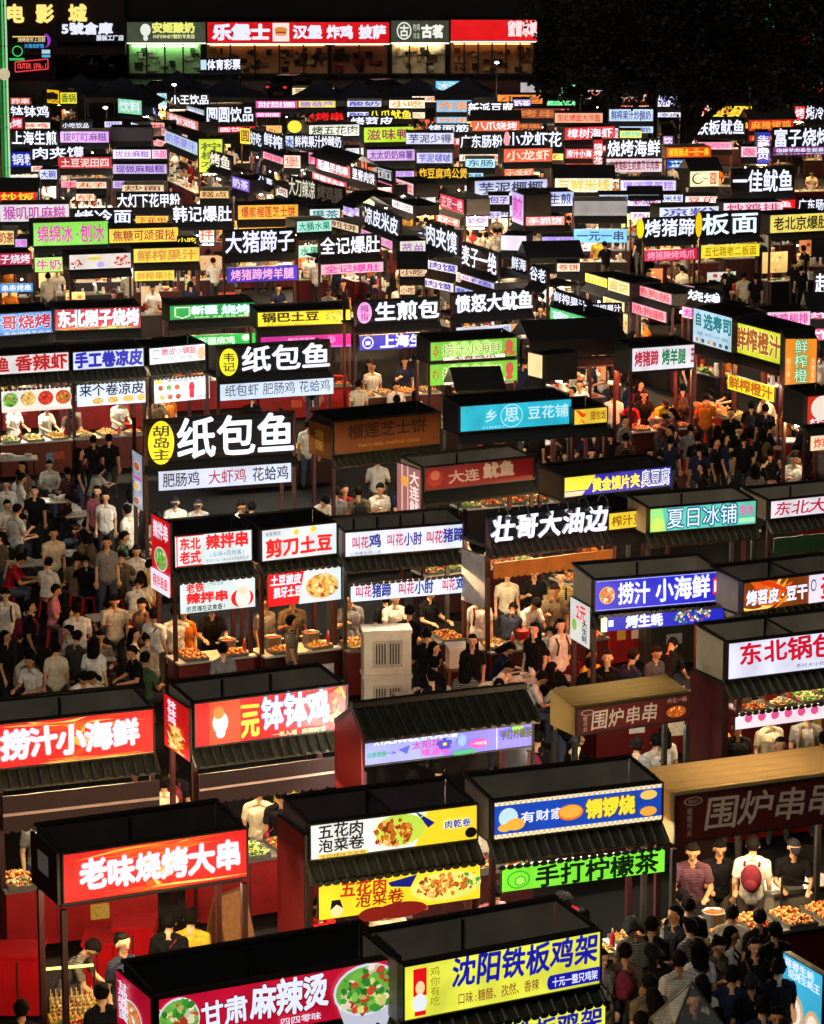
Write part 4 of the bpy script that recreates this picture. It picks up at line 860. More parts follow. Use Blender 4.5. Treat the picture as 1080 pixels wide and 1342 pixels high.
for i in farr:
    L = i['L']; c = centre(i)
    sz = 'small ' if i['br'][0] - i['bl'][0] < 35 else ''
    if L['K']: look = '%sstall topped by bare %s characters' % (sz, nameof(L['fg']))
    elif L['bg'] == L['fg']: look = '%sstall with unlit %s fascia' % (sz, nameof(L['bg']))
    else: look = '%sstall with %s sign, %s lettering' % (sz, nameof(L['bg']), nameof(L['fg']))
    if L['side']: look = look.replace('stall', 'left-facing stall', 1)
    if L['dish']:
        d = L['dish']; i['label'] = look + (' with ' if d.startswith('a ') or d.startswith('the ') else ' for ') + d
    else:
        a = min(anch, key=lambda q: math.hypot(centre(q)[0] - c[0], 2.2 * (centre(q)[1] - c[1]))); ac = centre(a)
        dx, dy = c[0] - ac[0], c[1] - ac[1]
        rel = ('right of' if dx > 0 else 'left of') if abs(dx) > 2.2 * abs(dy) else ('in front of' if dy > 0 else 'behind')
        i['label'] = '%s, %s the %s stall' % (look, rel, re.sub('^(the|a) ', '', a['L']['dish']).replace(' in magenta writing', '').replace(' in dark lettering', '').replace(' with no lettering', ''))
seen = {}
for i in farr: seen.setdefault(i['label'], []).append(i)
for k, v in seen.items():
    if len(v) > 1:
        v.sort(key=lambda q: centre(q)[0])
        for n, q in enumerate(v): q['label'] = ('leftmost ' if n == 0 else 'rightmost ' if n == len(v) - 1 else ['second ', 'third ', 'fourth ', 'fifth '][min(n - 1, 3)]) + k
for i in STALLS:
    if len(i['label'].split()) > 15: i['label'] = i['label'].replace('in front of the', 'before the').replace('sign, pale', 'sign,')
    if len(i['label'].split()) > 16: i['label'] = i['label'].replace('with pale ', 'with ').replace('round lettered ', '')
    i['o']['label'] = i['label']; i['o']['group'] = 'lit food stalls of the night market'
# ---------------------------------------------------------------- ground and the shop row across the street
mb = MB()
gm = df('#0a0a0b', .7, .7, .35, 0, .3, .12); mb.add([(-600, -60, 0), (600, -60, 0), (600, 1500, 0), (-600, 1500, 0)], [(0, 1, 2, 3)], gm)
tag(mb.build('ground'), 'dark worn asphalt of the market square', None, None, 'structure')
FY = 241.0
def fx(px): return at_y(px, 60, FY).x
def fz(py): return at_y(600, py, FY).z
M_WALL = df('#0b090a', .8, .4, .4); M_WALLB = df('#2c1a16', .8, .3, .3)
shops = thing('shop_building', 'long dark shop building across the street with red and olive lit fascias', 'building', (fx(480), FY, 0))
OX = fx(480)
mb = MB(); mb.box(fx(165) - OX, fx(712) - OX, .6, 14, 0, 13, M_WALL); mb.box(fx(165) - OX, fx(712) - OX, -.2, .59, fz(22), 13, M_WALL); mb.build('wall', shops)
def fascia(x0, x1, yt, yb, bg, items, s=1.0):
    mb = MB(); a, b, z0, z1 = fx(x0) - OX, fx(x1) - OX, fz(yb), fz(yt)
    mb.box(a + .02, b - .02, -.6, -.22, z0, z1, M_EDGE); mb.rect(a + .05, b - .05, z0 + .04, z1 - .04, -.606, em(bg, s, True)); draw(mb, items, a, z0, b - a, z1 - z0, -.606)
    mb.box(a + .02, b - .02, -.66, -.62, z0 - .12, z0 - .02, em('#f4ecd8', 1.6))
    return mb.build('fascia_sign', shops)
fascia(167, 271, 28, 55, '#56604c', [T('安姬酸奶', .32, .86, .45, .98, '#f0f078', bold=.05), T('INTERNET酸奶专卖店', .32, .86, .18, .4, '#e8f0a0', bold=.02), ('E', .24, .6, .065, .3, '#e8ece0'), ('E', .24, .2, .03, .12, '#e8ece0')], .6)
fascia(272, 511, 28, 56, '#dc141c', [T('乐堡士', .03, .345, .14, .9, 'w', bold=.06), ('R', .36, .45, .08, .94, '#f0e4e0'), ('E', .405, .62, .035, .14, 'f'), ('R', .375, .435, .44, .54, '#b83a1c'), ('R', .375, .435, .34, .43, '#e8a04a'), T('汉堡', .47, .63, .2, .85, 'w', bold=.05), T('炸鸡', .655, .8, .2, .85, 'w', bold=.05), T('披萨', .83, .98, .2, .85, 'w', bold=.05)], .95)
fascia(512, 589, 26, 55, '#4c5240', [('E', .23, .52, .125, .4, '#eef0e4'), ('E', .23, .52, .105, .34, '#4c5240'), T('古', .15, .31, .25, .8, '#eef0e4', bold=.03), T('古茗', .52, .9, .2, .8, '#f4f4ea', bold=.06), T('吃喝', .38, .5, .5, .85, '#d8dcc8', bold=0), T('冷冻', .38, .5, .15, .45, '#d8dcc8', bold=0)], .6)
fascia(590, 704, 25, 53, '#e8141a', [T('蜜雪冰城', .66, .99, .2, .95, '#ffe0e0', bold=.06)], .95)
def front(x0, x1, yt, yb, glow, k, mull, stuffs, nm='shop_front'):
    a, b, z0, z1 = fx(x0) - OX, fx(x1) - OX, max(.05, fz(yb)), fz(yt)
    mb = MB(); d = 3.2
    wall = df(glow, .7, .3, .8)
    mb.box(a, b, .0, .1, z0, z0 + .12, M_EDGE)
    mb.add([(a, .55, z0), (b, .55, z0), (b, .55, z1), (a, .55, z1)], [(0, 1, 2, 3)], wall)
    for k2 in range(mull + 1):
        x = a + (b - a) * k2 / mull; mb.box(x - .06, x + .06, -.1, .08, z0, z1, M_EDGE)
    for q in range(int((b - a) * 5)):
        x = RND.uniform(a + .2, b - .5); zz = RND.uniform(z0 + .2, z1 - .6); mb.box(x, x + RND.uniform(.15, .7), .36 + q * .002, .5, zz, zz + RND.uniform(.1, .5), df(RND.choice(stuffs), .6, .3))
    f = mb.build(nm, shops)
    mb = MB(); mb.tube((a + .3, .2, z1 - .15), (b - .3, .2, z1 - .15), .05, .05, 6, em(glow, k)); mb.mats[0].cycles.emission_sampling = 'AUTO'; mb.build('tube_lamp', f)
    for q in range(3):
        pass
front(168, 264, 58, 98, '#b8e8a8', 22, 4, ['#d8e8c0', '#3a5a3a', '#f0f0e0', '#1c2a1c'])
front(270, 430, 57, 98, '#c88a58', 5, 5, ['#3a1a14', '#c8a878', '#1a1010', '#7a5a3a'])
front(434, 508, 57, 98, '#a8684a', 3, 2, ['#2a1410', '#7a1a14', '#1a1010'])
front(513, 584, 56, 98, '#f4dcb0', 30, 3, ['#f0e8d0', '#3a2a1a', '#c8a060', '#1c1410'])
front(590, 700, 55, 98, '#d09058', 7, 6, ['#d8b070', '#3a1a10', '#7a4a2a', '#1a0e0a'])
cin = thing('cinema_building', 'dark brown building with golden characters and a bluish white warehouse store sign', 'building', (fx(90), FY - 1, 0)); OX = fx(90)
FYs = FY; FY = FY - 1
mb = MB(); mb.box(fx(-60) - OX, fx(164) - OX, 0, 14, fz(72), 13, M_WALLB); mb.box(fx(-60) - OX, fx(164) - OX, 3, 14, 0, fz(72) - .01, M_WALL); mb.box(fx(-60) - OX, fx(72) - OX, 0.2, 2.9, 0, fz(72) - .02, M_WALL); mb.build('wall', cin)
mb = MB(); mb.box(fx(75) - OX, fx(164) - OX, -.25, -.02, fz(55), fz(28), M_DARK); mb.text('5號倉庫', fx(80) - OX, fx(149) - OX, fz(45), fz(29), -.26, em('w', 1), .05, ext=.08); mb.text('服装工厂店', fx(127) - OX, fx(163) - OX, fz(53), fz(45.5), -.26, em('w', .9), .04, ext=.06); mb.build('letter_sign', cin)
for q, px0 in zip('电影城', (9, 48, 91)):
    mb = MB(); mb.text(q, fx(px0) - OX, fx(px0 + 24) - OX, fz(30), fz(5), -.1, em('#ffe27a', 1.1), .05, ext=.12, sm=em('#c87a1c', .5)); mb.build('golden_character', cin)
def neon(nm, f):
    mb = MB(); f(mb); mb.build(nm, cin)
Q = lambda x: fx(x) - OX
def n1(mb):
    mb.box(Q(14), Q(68), -.14, -.04, fz(53), fz(42), M_DARK); mb.rect(Q(17), Q(60), fz(48) - .05, fz(48) + .05, -.16, em('#f8c86a', 1)); mb.text('烧烤夜市上百款', Q(24), Q(60), fz(55), fz(49), -.16, em('#f0d8a8', .9), .02)
neon('neon_sign', n1)
def n2(mb):
    pts = [(Q(59 + 8 * math.sin(t)), fz(53 - 9 * math.cos(t))) for t in [k * math.pi / 12 for k in range(13)]] + [(Q(60 + 3 * math.sin(t)), fz(54 - 7 * math.cos(t))) for t in [k * math.pi / 12 for k in range(12, -1, -1)]]
    mb.poly(pts, -.2, em('#a03ad0', .9)); mb.text('大海龙虾馆', Q(32), Q(58), fz(63), fz(57), -.18, em('#4ab0f0', .9), .02)
neon('crescent_neon', n2)
def n3(mb):
    for k in range(24): a, b = k * .2618, (k + 1) * .2618; mb.tube((Q(23) + .38 * math.cos(a), -.15, fz(67) + .38 * math.sin(a)), (Q(23) + .38 * math.cos(b), -.15, fz(67) + .38 * math.sin(b)), .04, .04, 5, em('#4ae07a', .9))
    mb.rect(Q(12), Q(32), fz(79), fz(76), -.15, em('#3ad06a', .8))
neon('green_ring_neon', n3)
def n4(mb): mb.box(Q(54), Q(67), -.2, -.05, fz(76), fz(64), M_DARK); mb.rect(Q(55), Q(66), fz(70), fz(65), -.21, em('S', .8)); mb.rect(Q(55), Q(66), fz(75), fz(71.5), -.21, em('s', .8))
neon('blue_sign', n4)
def n5(mb):
    sl = .18
    for z in (0, 1):
        mb.tube((Q(20), -.3, fz(94 - 13 * z)), (Q(63), -.3, fz(90 - 13 * z)), .05, .05, 5, em('#f0404a', .9))
    mb.tube((Q(20), -.3, fz(94)), (Q(20), -.3, fz(81)), .05, .05, 5, em('#f0404a', .9)); mb.tube((Q(63), -.3, fz(90)), (Q(63), -.3, fz(77)), .05, .05, 5, em('#f0404a', .9))
    mb.text('OUTER SPA-1', Q(23), Q(61), fz(90.5), fz(81), -.3, em('#ff4a50', 1), .03)
neon('red_box_neon', n5)
for k in range(60):
    x, z = Q(RND.uniform(78, 160)), fz(RND.uniform(58, 98)); mb = MB(); mb.box(x, x + RND.uniform(.1, .8), 2.4, 2.95 - k * .004, max(.1, z), max(.2, z) + RND.uniform(.1, .5), df(RND.choice(['#d8d4cc', '#8a2a2a', '#3a3a48', '#6a5a4a', '#1a1a20', '#a89878']), .7, .3)); mb.build('garment', cin)
mb = MB(); mb.tube((Q(84), 1.6, fz(57)), (Q(150), 1.6, fz(57)), .05, .05, 6, em('#f0e4d0', 16)); mb.mats[0].cycles.emission_sampling = 'AUTO'; mb.build('tube_lamp', cin)
FY = FYs
# lit pole at the left edge
b0 = at_z(7, 246, 0); pole = thing('light_pole', 'tall pole at the left edge wound with green and red light tubes', 'light pole', (b0.x, b0.y, 0))
mb = MB(); mb.tube((0, .25, 0), (0, .25, 18), .2, .16, 12, M_STEEL); mb.build('shaft', pole)
for dx, c, s in ((-.27, '#a84a34', .55), (-.1, '#2a7a3c', .55), (.08, '#48c060', .9), (.24, '#b8e8b0', .8)):
    mb = MB(); mb.tube((dx, -.02, 0.3), (dx, -.02, 18), .05, .05, 8, em(c, s)); mb.build('light_tube', pole)
for z in range(1, 18, 2):
    mb = MB(); mb.box(-.32, .3, -.05, .05, z - .05, z + .05, M_STEEL); mb.build('bracket', pole)
mb = MB(); zz = CAMH - (97 + 150) * b0.y / FPX; mb.ball((.1, -.1, at_y(7, 97, b0.y).z), .3, em('#d8c8a0', .8), 12, 8); mb.build('globe_lamp', pole)
# ---------------------------------------------------------------- people: one continuous remeshed body per pose, hair and face as children
def V3(*a): return Vector(a)
def limb(P, a, b, c, r):
    P.append((a, b, r[0], r[1])); P.append((b, c, r[1], r[2]))
def hand(prims, wrist, elbow, curl=.5, side=1):
    d = (wrist - elbow).normalized(); up = Vector((0, 0, 1)); sd = d.cross(up)
    sd = sd.normalized() if sd.length > .1 else Vector((1, 0, 0))
    nrm = sd.cross(d).normalized(); palm = wrist + d * .075
    prims.append((wrist, palm, .03, .036, 'skin'))
    for k, (o, L) in enumerate(((-.03, .062), (-.01, .074), (.011, .07), (.031, .055))):
        b = palm + sd * o * side + d * .018; m = b + d * (L * .55) - nrm * (curl * .02); e = m + (d * (1 - curl) - nrm * curl).normalized() * (L * .5)
        prims.append((b, m, .0115, .0105, 'skin')); prims.append((m, e, .0105, .009, 'skin'))
    b = wrist + d * .03 - sd * .03 * side; prims.append((b, b - sd * .026 * side + d * .03, .014, .012, 'skin')); prims.append((b - sd * .026 * side + d * .03, b - sd * .024 * side + d * .062 - nrm * .012, .012, .01, 'skin'))
def make_pose(kind, female=False, seed=0):
    """front is -y; returns (mesh, head centre, head pitch)"""
    sh = .165 if female else .19; hp = .1
    lean = dict(stand=0, walk=.04, reach=.1, phone=.02, lean=.5, sit=.08, sitlean=.35)[kind]
    sit = kind.startswith('sit'); pz = .52 if sit else .93
    pel = V3(0, .02, pz); up = V3(0, -math.sin(lean), math.cos(lean))
    waist = pel + up * .13; chest = pel + up * .34; neck = pel + up * .52
    hpitch = dict(stand=.05, walk=.05, reach=.35, phone=.45, lean=.75, sit=.25, sitlean=.6)[kind]
    hd = V3(0, -math.sin(lean + hpitch * .5), math.cos(lean + hpitch * .5)); head = neck + hd * .165
    pr = []
    A = lambda a, b, r0, r1, t: pr.append((Vector(a), Vector(b), r0, r1, t))
    # torso: several side-by-side capsules give it a flat oval section
    for s in (-1, 1):
        A(pel + V3(s * .075, 0, -.02), waist + V3(s * .06, 0, 0), .115, .1, 'pants' if False else 'shirt')
        A(waist + V3(s * .06, 0, 0), chest + V3(s * (.085 if not female else .07), 0, 0), .1, .112, 'shirt')
        A(chest + V3(s * .08, 0, 0), neck + V3(s * (sh - .03), .01, -.075), .105, .06, 'shirt')
        A(neck + V3(s * (sh - .05), .01, -.07), neck + V3(s * .03, .0, -.01), .06, .05, 'shirt')
    A(pel + V3(0, 0, -.06), pel + V3(0, 0, .02), .13, .12, 'shirt'); A(waist, chest, .105, .12, 'shirt')
    A(neck + V3(0, 0, -.03), head - hd * .04, .056, .052, 'skin')
    fw = V3(0, -math.cos(lean + hpitch), -math.sin(lean + hpitch)); hu = V3(0, -math.sin(lean + hpitch), math.cos(lean + hpitch))
    A(head + hu * .03, head + hu * .035 + fw * .01, .092, .09, 'skin'); A(head - fw * .02 + hu * .03, head - fw * .025 + hu * .02, .094, .09, 'skin'); A(head + hu * .0 + fw * .02, head - hu * .07 + fw * .04, .075, .045, 'skin')
    A(head + fw * .092 + hu * .02, head + fw * .112 - hu * .015, .012, .017, 'skin')
    for s in (-1, 1): A(head + V3(s * .088, 0, 0) - fw * .005 + hu * .02, head + V3(s * .092, 0, 0) - hu * .025, .017, .013, 'skin')
    # arms
    for s in (-1, 1):
        S_ = neck + V3(s * sh, .01, -.085)
        if kind == 'stand' or (kind == 'phone' and s == 1): E_, W_ = S_ + V3(s * .05, .03, -.28), S_ + V3(s * .06, -.05, -.52)
        elif kind == 'walk': E_, W_ = S_ + V3(s * .05, .1 * s, -.26), S_ + V3(s * .04, .06 * s - .1, -.49)
        elif kind == 'phone': E_, W_ = S_ + V3(s * .06, -.05, -.27), S_ + V3(-s * .02, -.26, -.17)
        elif kind == 'reach': E_, W_ = S_ + V3(s * .07, -.08, -.26), S_ + V3(s * .0 + .03 * seed, -.32 - .05 * s, -.3)
        elif kind == 'lean': E_, W_ = S_ + V3(s * .06, -.1, -.26), S_ + V3(s * .01, -.3, -.4)
        elif kind == 'sit': E_, W_ = S_ + V3(s * .08, -.06, -.27), S_ + V3(-s * .02, -.29, -.28)
        else: E_, W_ = S_ + V3(s * .1, -.14, -.22), S_ + V3(-s * .03, -.36, -.2)
        k = .88 if female else 1
        A(S_, S_.lerp(E_, .62), .064 * k, .06 * k, 'shirt'); A(S_.lerp(E_, .5), E_, .046 * k, .042 * k, 'skin'); A(E_, W_, .041 * k, .028 * k, 'skin')
        hand(pr, W_, E_, .55, s)
    # legs
    for s in (-1, 1):
        H = pel + V3(s * hp, 0, -.05)
        if sit: K, N = H + V3(s * .06, -.42, .01), H + V3(s * .07, -.4, -.41)
        elif kind == 'walk': K, N = H + V3(s * .01, -.14 * s - .04, -.4), H + V3(s * .01, -.2 * s + .06, -.79)
        elif kind == 'lean': K, N = H + V3(s * .03, -.06, -.39), H + V3(s * .05, .02, -.79)
        else: K, N = H + V3(s * .02, -.02, -.4), H + V3(s * .04, .02, -.79)
        N.z = max(N.z, .075) if not sit else .075
        A(H, K, .098, .066, 'pants'); A(K, N, .062, .046, 'pants'); A(N, N + V3(0, 0, -.03), .042, .045, 'pants')
        A(N + V3(0, .03, -.035), N + V3(s * .02, -.15, -.045), .042, .034, 'shoe')
    mb = MB(); dm = M_DARK
    for a, b, r0, r1, t in pr:
        if (b - a).length < 1e-4: b = a + V3(0, 0, .001)
        d = (b - a).normalized()
        q = d.to_track_quat('Z', 'Y').to_matrix(); n = 12; prof = []
        for j in range(5): ph = -math.pi / 2 + j * math.pi / 8; prof.append((r0 * math.cos(ph), r0 * math.sin(ph)))
        L = (b - a).length
        for j in range(5): ph = j * math.pi / 8; prof.append((r1 * math.cos(ph), L + r1 * math.sin(ph)))
        vs = []
        for r, z in prof:
            for k in range(n): t_ = 2 * math.pi * k / n; vs.append(a + q @ V3(max(r, 1e-4) * math.cos(t_), max(r, 1e-4) * math.sin(t_), z))
        fs = [(j * n + k, j * n + (k + 1) % n, (j + 1) * n + (k + 1) % n, (j + 1) * n + k) for j in range(9) for k in range(n)] + [tuple(range(n - 1, -1, -1)), tuple(9 * n + k for k in range(n))]
        mb.add(vs, fs, dm)
    o = mb.build('person_rough')
    m = o.modifiers.new('r', 'REMESH'); m.mode = 'VOXEL'; m.voxel_size = .0105
    m = o.modifiers.new('s', 'SMOOTH'); m.factor = .5; m.iterations = 2
    m = o.modifiers.new('d', 'DECIMATE'); m.ratio = .38
    dg = bpy.context.evaluated_depsgraph_get(); me = bpy.data.meshes.new_from_object(o.evaluated_get(dg), depsgraph=dg)
    old = o.data; bpy.data.objects.remove(o); bpy.data.meshes.remove(old)
    C_ = np.array([p.center for p in me.polygons], dtype=float); best = np.full(len(C_), 9.0); lab = np.zeros(len(C_), dtype=int); names = ['skin', 'shirt', 'pants', 'shoe']
    for a, b, r0, r1, t in pr:
        a_, b_ = np.array(a), np.array(b); ab = b_ - a_; L2 = max(ab @ ab, 1e-9); tt = np.clip(((C_ - a_) @ ab) / L2, 0, 1)
        d = np.linalg.norm(C_ - (a_ + tt[:, None] * ab), axis=1) - (r0 + (r1 - r0) * tt)
        up_ = d < best; best[up_] = d[up_]; lab[up_] = names.index(t)
    from mathutils import noise                     # cloth folds
    sv = set()
    for p_, l_ in zip(me.polygons, lab):
        if l_ in (1, 2): sv.update(p_.vertices)
    nor = {k: me.vertices[k].normal.copy() for k in sv}
    for k in sv:
        v = me.vertices[k]; c0 = v.co.copy(); f = noise.noise(Vector((c0.x * 9 + c0.z * 4, c0.y * 9, c0.z * 13 + seed * 5))) + .5 * noise.noise(c0 * 31)
        v.co = c0 + nor[k] * (.013 * f + .004)
    me.materials.clear()
    for nme in names: me.materials.append(M_DARK)
    me.polygons.foreach_set('material_index', lab.astype(np.int32)); me.polygons.foreach_set('use_smooth', [True] * len(lab)); me.update(); me.name = 'person_' + kind
    # hair shells and face, in the same space
    def headfix(mb):
        R = Matrix((V3(1, 0, 0), -fw, hu)).transposed(); return R
    R = Matrix(((1, 0, 0), (0, -fw.y, hu.y), (0, -fw.z, hu.z)))
    hairs = {}
    for hk in ('short', 'long', 'bun', 'cap'):
        hb = MB(); hm = df('#0d0908' if hk != 'cap' else '#20242e', .85, .6, 60, 0, .6, .12)
        N, Mv = 16, 9; vs = []; fs = []
        rnd = random.Random(3)
        for j in range(Mv + 1):
            ph = math.pi / 2 - j * math.pi / Mv * .78
            for k in range(N):
                t = 2 * math.pi * k / N; c = math.cos(t)      # k=0 -> +x ; front is -y
                front = max(0, -math.sin(t)); lim = ph
                if front > .35: lim = max(ph, .34 + .25 * front)
                rr = .108 * (1 + (rnd.uniform(-.08, .08) if hk != 'cap' else 0))
                vs.append(V3(rr * .93 * math.cos(lim) * c, rr * 1.06 * math.cos(lim) * math.sin(t) + .012, rr * 1.08 * math.sin(lim) + .03))
        for j in range(Mv):
            for k in range(N): fs.append((j * N + k, (j + 1) * N + k, (j + 1) * N + (k + 1) % N, j * N + (k + 1) % N))
        hb.add([head + R @ v for v in vs], fs, hm, True)
        if hk == 'long':
            for k in range(9):
                t = math.pi * (.02 + .96 * k / 8); p = V3(.088 * math.cos(t), .085 * math.sin(t) + .012, .02)
                b = V3(.1 * math.cos(t), .1 * math.sin(t) + .03, -.2 - .05 * math.sin(t)); hb.tube(head + R @ p, head + R @ b, .034, .022, 6, hm)
        if hk == 'bun': hb.ball(head + R @ V3(0, .1, .08), .045, hm, 8, 6)
        if hk == 'cap': hb.add([head + R @ v for v in (V3(-.07, -.085, .065), V3(.07, -.085, .065), V3(.055, -.175, .045), V3(-.055, -.175, .045), V3(-.07, -.085, .078), V3(.07, -.085, .078), V3(.055, -.175, .056), V3(-.055, -.175, .056))], [(0, 3, 2, 1), (4, 5, 6, 7), (0, 1, 5, 4), (2, 3, 7, 6), (1, 2, 6, 5), (3, 0, 4, 7)], hm)
        o = hb.build('hair'); hairs[hk] = o.data; bpy.data.objects.remove(o)
    fb = MB(); ek = df('#1a1210', .3, .1); bw = df('#4a342a', .8, .1); lip = df('#8a4038', .5, .1)
    for s in (-1, 1):
        fb.ball(head + R @ V3(s * .034, -.096, .024), (.0095, .005, .0055), ek, 8, 5); fb.box(0, 0, 0, 0, 0, 0, ek) if False else None
        fb.ball(head + R @ V3(s * .034, -.098, .044), (.015, .004, .0028), bw, 8, 5)
    fb.ball(head + R @ V3(0, -.094, -.05), (.024, .006, .006), lip, 8, 5)
    o = fb.build('face'); face = o.data; bpy.data.objects.remove(o)
    return dict(me=me, hair=hairs, face=face)
def low(P):
    o = bpy.data.objects.new('low', P['me']); COL.objects.link(o); m = o.modifiers.new('d', 'DECIMATE'); m.ratio = .07
    dg = bpy.context.evaluated_depsgraph_get(); me = bpy.data.meshes.new_from_object(o.evaluated_get(dg)); bpy.data.objects.remove(o)
    r = dict(v=[v.co.copy() for v in me.vertices], f=[tuple(p.vertices) for p in me.polygons], m=[p.material_index for p in me.polygons])
    h = P['hair']['short']; r['hv'] = [v.co.copy() for v in h.vertices]; r['hf'] = [tuple(p.vertices) for p in h.polygons]
    return r
POSES = {}
for kd in ('stand', 'walk', 'reach', 'phone', 'lean', 'sit', 'sitlean'):
    for fe in (False, True): POSES[kd, fe] = make_pose(kd, fe)
M_SKIN = [df(c, .55, .12, 12) for c in ('#c99a78', '#b9855f', '#d7ac8a')]
CLO = dict(white='#d9d6cf', black='#121216', grey='#77777a', cream='#c6bca8', navy='#1c2440', red='#9c1c22', pink='#c77a88', yellow='#c9a636', green='#3f5a3a', beige='#665a48', brown='#4a3226', blue='#4a6a9a', orange='#c46a20', maroon='#4c1018')
PANTS = [df(c, .85, .25, 14) for c in ('#101014', '#1a2030', '#2a2a2c', '#38465e', '#5a5148')]
SHOE = [df(c, .6, .2, 14) for c in ('#d8d6d0', '#141414', '#3a3030')]
LOWP = {k: low(POSES[k, False]) for k in ('stand', 'reach', 'phone', 'walk')}
CROWD = MB()
def crowd_add(pose, loc, rot, shirt, scale):
    L = LOWP[pose]; M = Matrix.Translation(loc) @ Matrix.Rotation(rot, 4, 'Z') @ Matrix.Scale(scale, 4); ms = (RND.choice(M_SKIN), df(CLO[shirt], .9, .3, 11, 0, .9, .12), RND.choice(PANTS), RND.choice(SHOE))
    V = [M @ v for v in L['v']]
    for k in range(4): CROWD.add(V, [f for f, m in zip(L['f'], L['m']) if m == k], ms[k], True)
    CROWD.add([M @ v for v in L['hv']], L['hf'], df('#0d0908', .85, .6, 60, 0, .6, .12), True)
BAGS = {}
for k, c in enumerate(('#15161c', '#5a4a38', '#6a2030')):
    m = df(c, .8, .3, 14, 0, .5, .2)
    mb = MB(); mb.ball((0, .22, 1.2), (.15, .1, .21), m, 12, 8); mb.ball((0, .3, 1.12), (.1, .05, .1), m, 10, 6)
    for s in (-1, 1): mb.tube((s * .1, .15, 1.36), (s * .11, .0, 1.43), .02, .02, 6, m); mb.tube((s * .11, .0, 1.43), (s * .11, -.13, 1.3), .02, .02, 6, m); mb.tube((s * .11, -.13, 1.3), (s * .13, -.1, 1.1), .02, .02, 6, m)
    o = mb.build('backpack'); BAGS['backpack', k] = o.data; bpy.data.objects.remove(o)
    mb = MB(); mb.ball((.22, .03, .93), (.06, .15, .11), m, 10, 8); mb.tube((.2, .08, 1.0), (-.1, .13, 1.38), .013, .013, 6, m); mb.tube((.2, -.04, 1.0), (-.1, -.12, 1.33), .013, .013, 6, m); mb.tube((-.1, .13, 1.38), (-.13, 0, 1.44), .013, .013, 6, m); mb.tube((-.13, 0, 1.44), (-.1, -.12, 1.33), .013, .013, 6, m)
    o = mb.build('shoulder_bag'); BAGS['shoulder_bag', k] = o.data; bpy.data.objects.remove(o)
NP = [0]
def person(pose, loc, rot, shirt, hair, label, group=None, scale=1.0, face=True, apron=None):
    fe = hair in ('long', 'bun'); P = POSES[pose, fe]
    o = bpy.data.objects.new('person', P['me']); COL.objects.link(o); o.location = loc; o.rotation_euler = (0, 0, rot); o.scale = (scale,) * 3
    r = RND; cm = df(CLO.get(shirt, shirt), .9, .3, 11, 0, .9, .12)
    if face and r.random() < .1: cm = stripem(CLO.get(shirt, shirt), r.choice(['#3a4258', '#6a4040', '#8a8478', '#4a4a4a']), r.choice([9, 14, 18]))
    for k, m in enumerate((r.choice(M_SKIN), cm, r.choice(PANTS), r.choice(SHOE))):
        o.material_slots[k].link = 'OBJECT'; o.material_slots[k].material = m
    h = bpy.data.objects.new('hair', P['hair'][hair]); COL.objects.link(h); h.parent = o
    if face: f = bpy.data.objects.new('face', P['face']); COL.objects.link(f); f.parent = o
    if face and pose in ('stand', 'walk', 'phone') and r.random() < .3:      # a rucksack or a cross-body bag
        kd = 'backpack' if r.random() < .6 else 'shoulder_bag'
        b = bpy.data.objects.new(kd, BAGS[kd, r.randrange(3)]); COL.objects.link(b); b.parent = o
    NP[0] += 1
    return tag(o, label, 'person', group)
# vendors inside the stalls
HAIRS = ['short', 'short', 'short', 'long', 'bun', 'cap']
VS = ['white', 'white', 'black', 'cream', 'red', 'grey', 'yellow', 'navy', 'beige', 'orange']
for i in STALLS:
    n = i['staff']
    if not n: continue
    for k in range(n):
        u = i['w'] * (k + .5 + RND.uniform(-.25, .25)) / n; back = RND.uniform(.85, 1.15)
        p = i['A'] + i['ex'] * u + i['ey'] * back; p.z = 0
        sh, hr = RND.choice(VS), RND.choice(HAIRS); po = RND.choice(['reach', 'reach', 'lean', 'stand', 'phone'])
        if i['far'] and i['ppm'] < 52:
            crowd_add(po if po != 'lean' else 'reach', p, i['rot'] + RND.uniform(-.5, .5), sh, 1.0); continue
        if i['far']: lab, g = 'stall keeper standing behind the counter under the lit signs of the far rows', 'stall keepers of the far rows'
        else: lab, g = '%s-shirted stall keeper with %s hair inside the %s' % (sh, hr if hr != 'cap' else 'capped', ' '.join(i['label'].split()[:7]).replace('stall with ', '')), 'stall keepers inside the near stalls'
        person(po, p, i['rot'] + RND.uniform(-.5, .5), sh, hr, lab, g, RND.uniform(.96, 1.04), not i['far'])
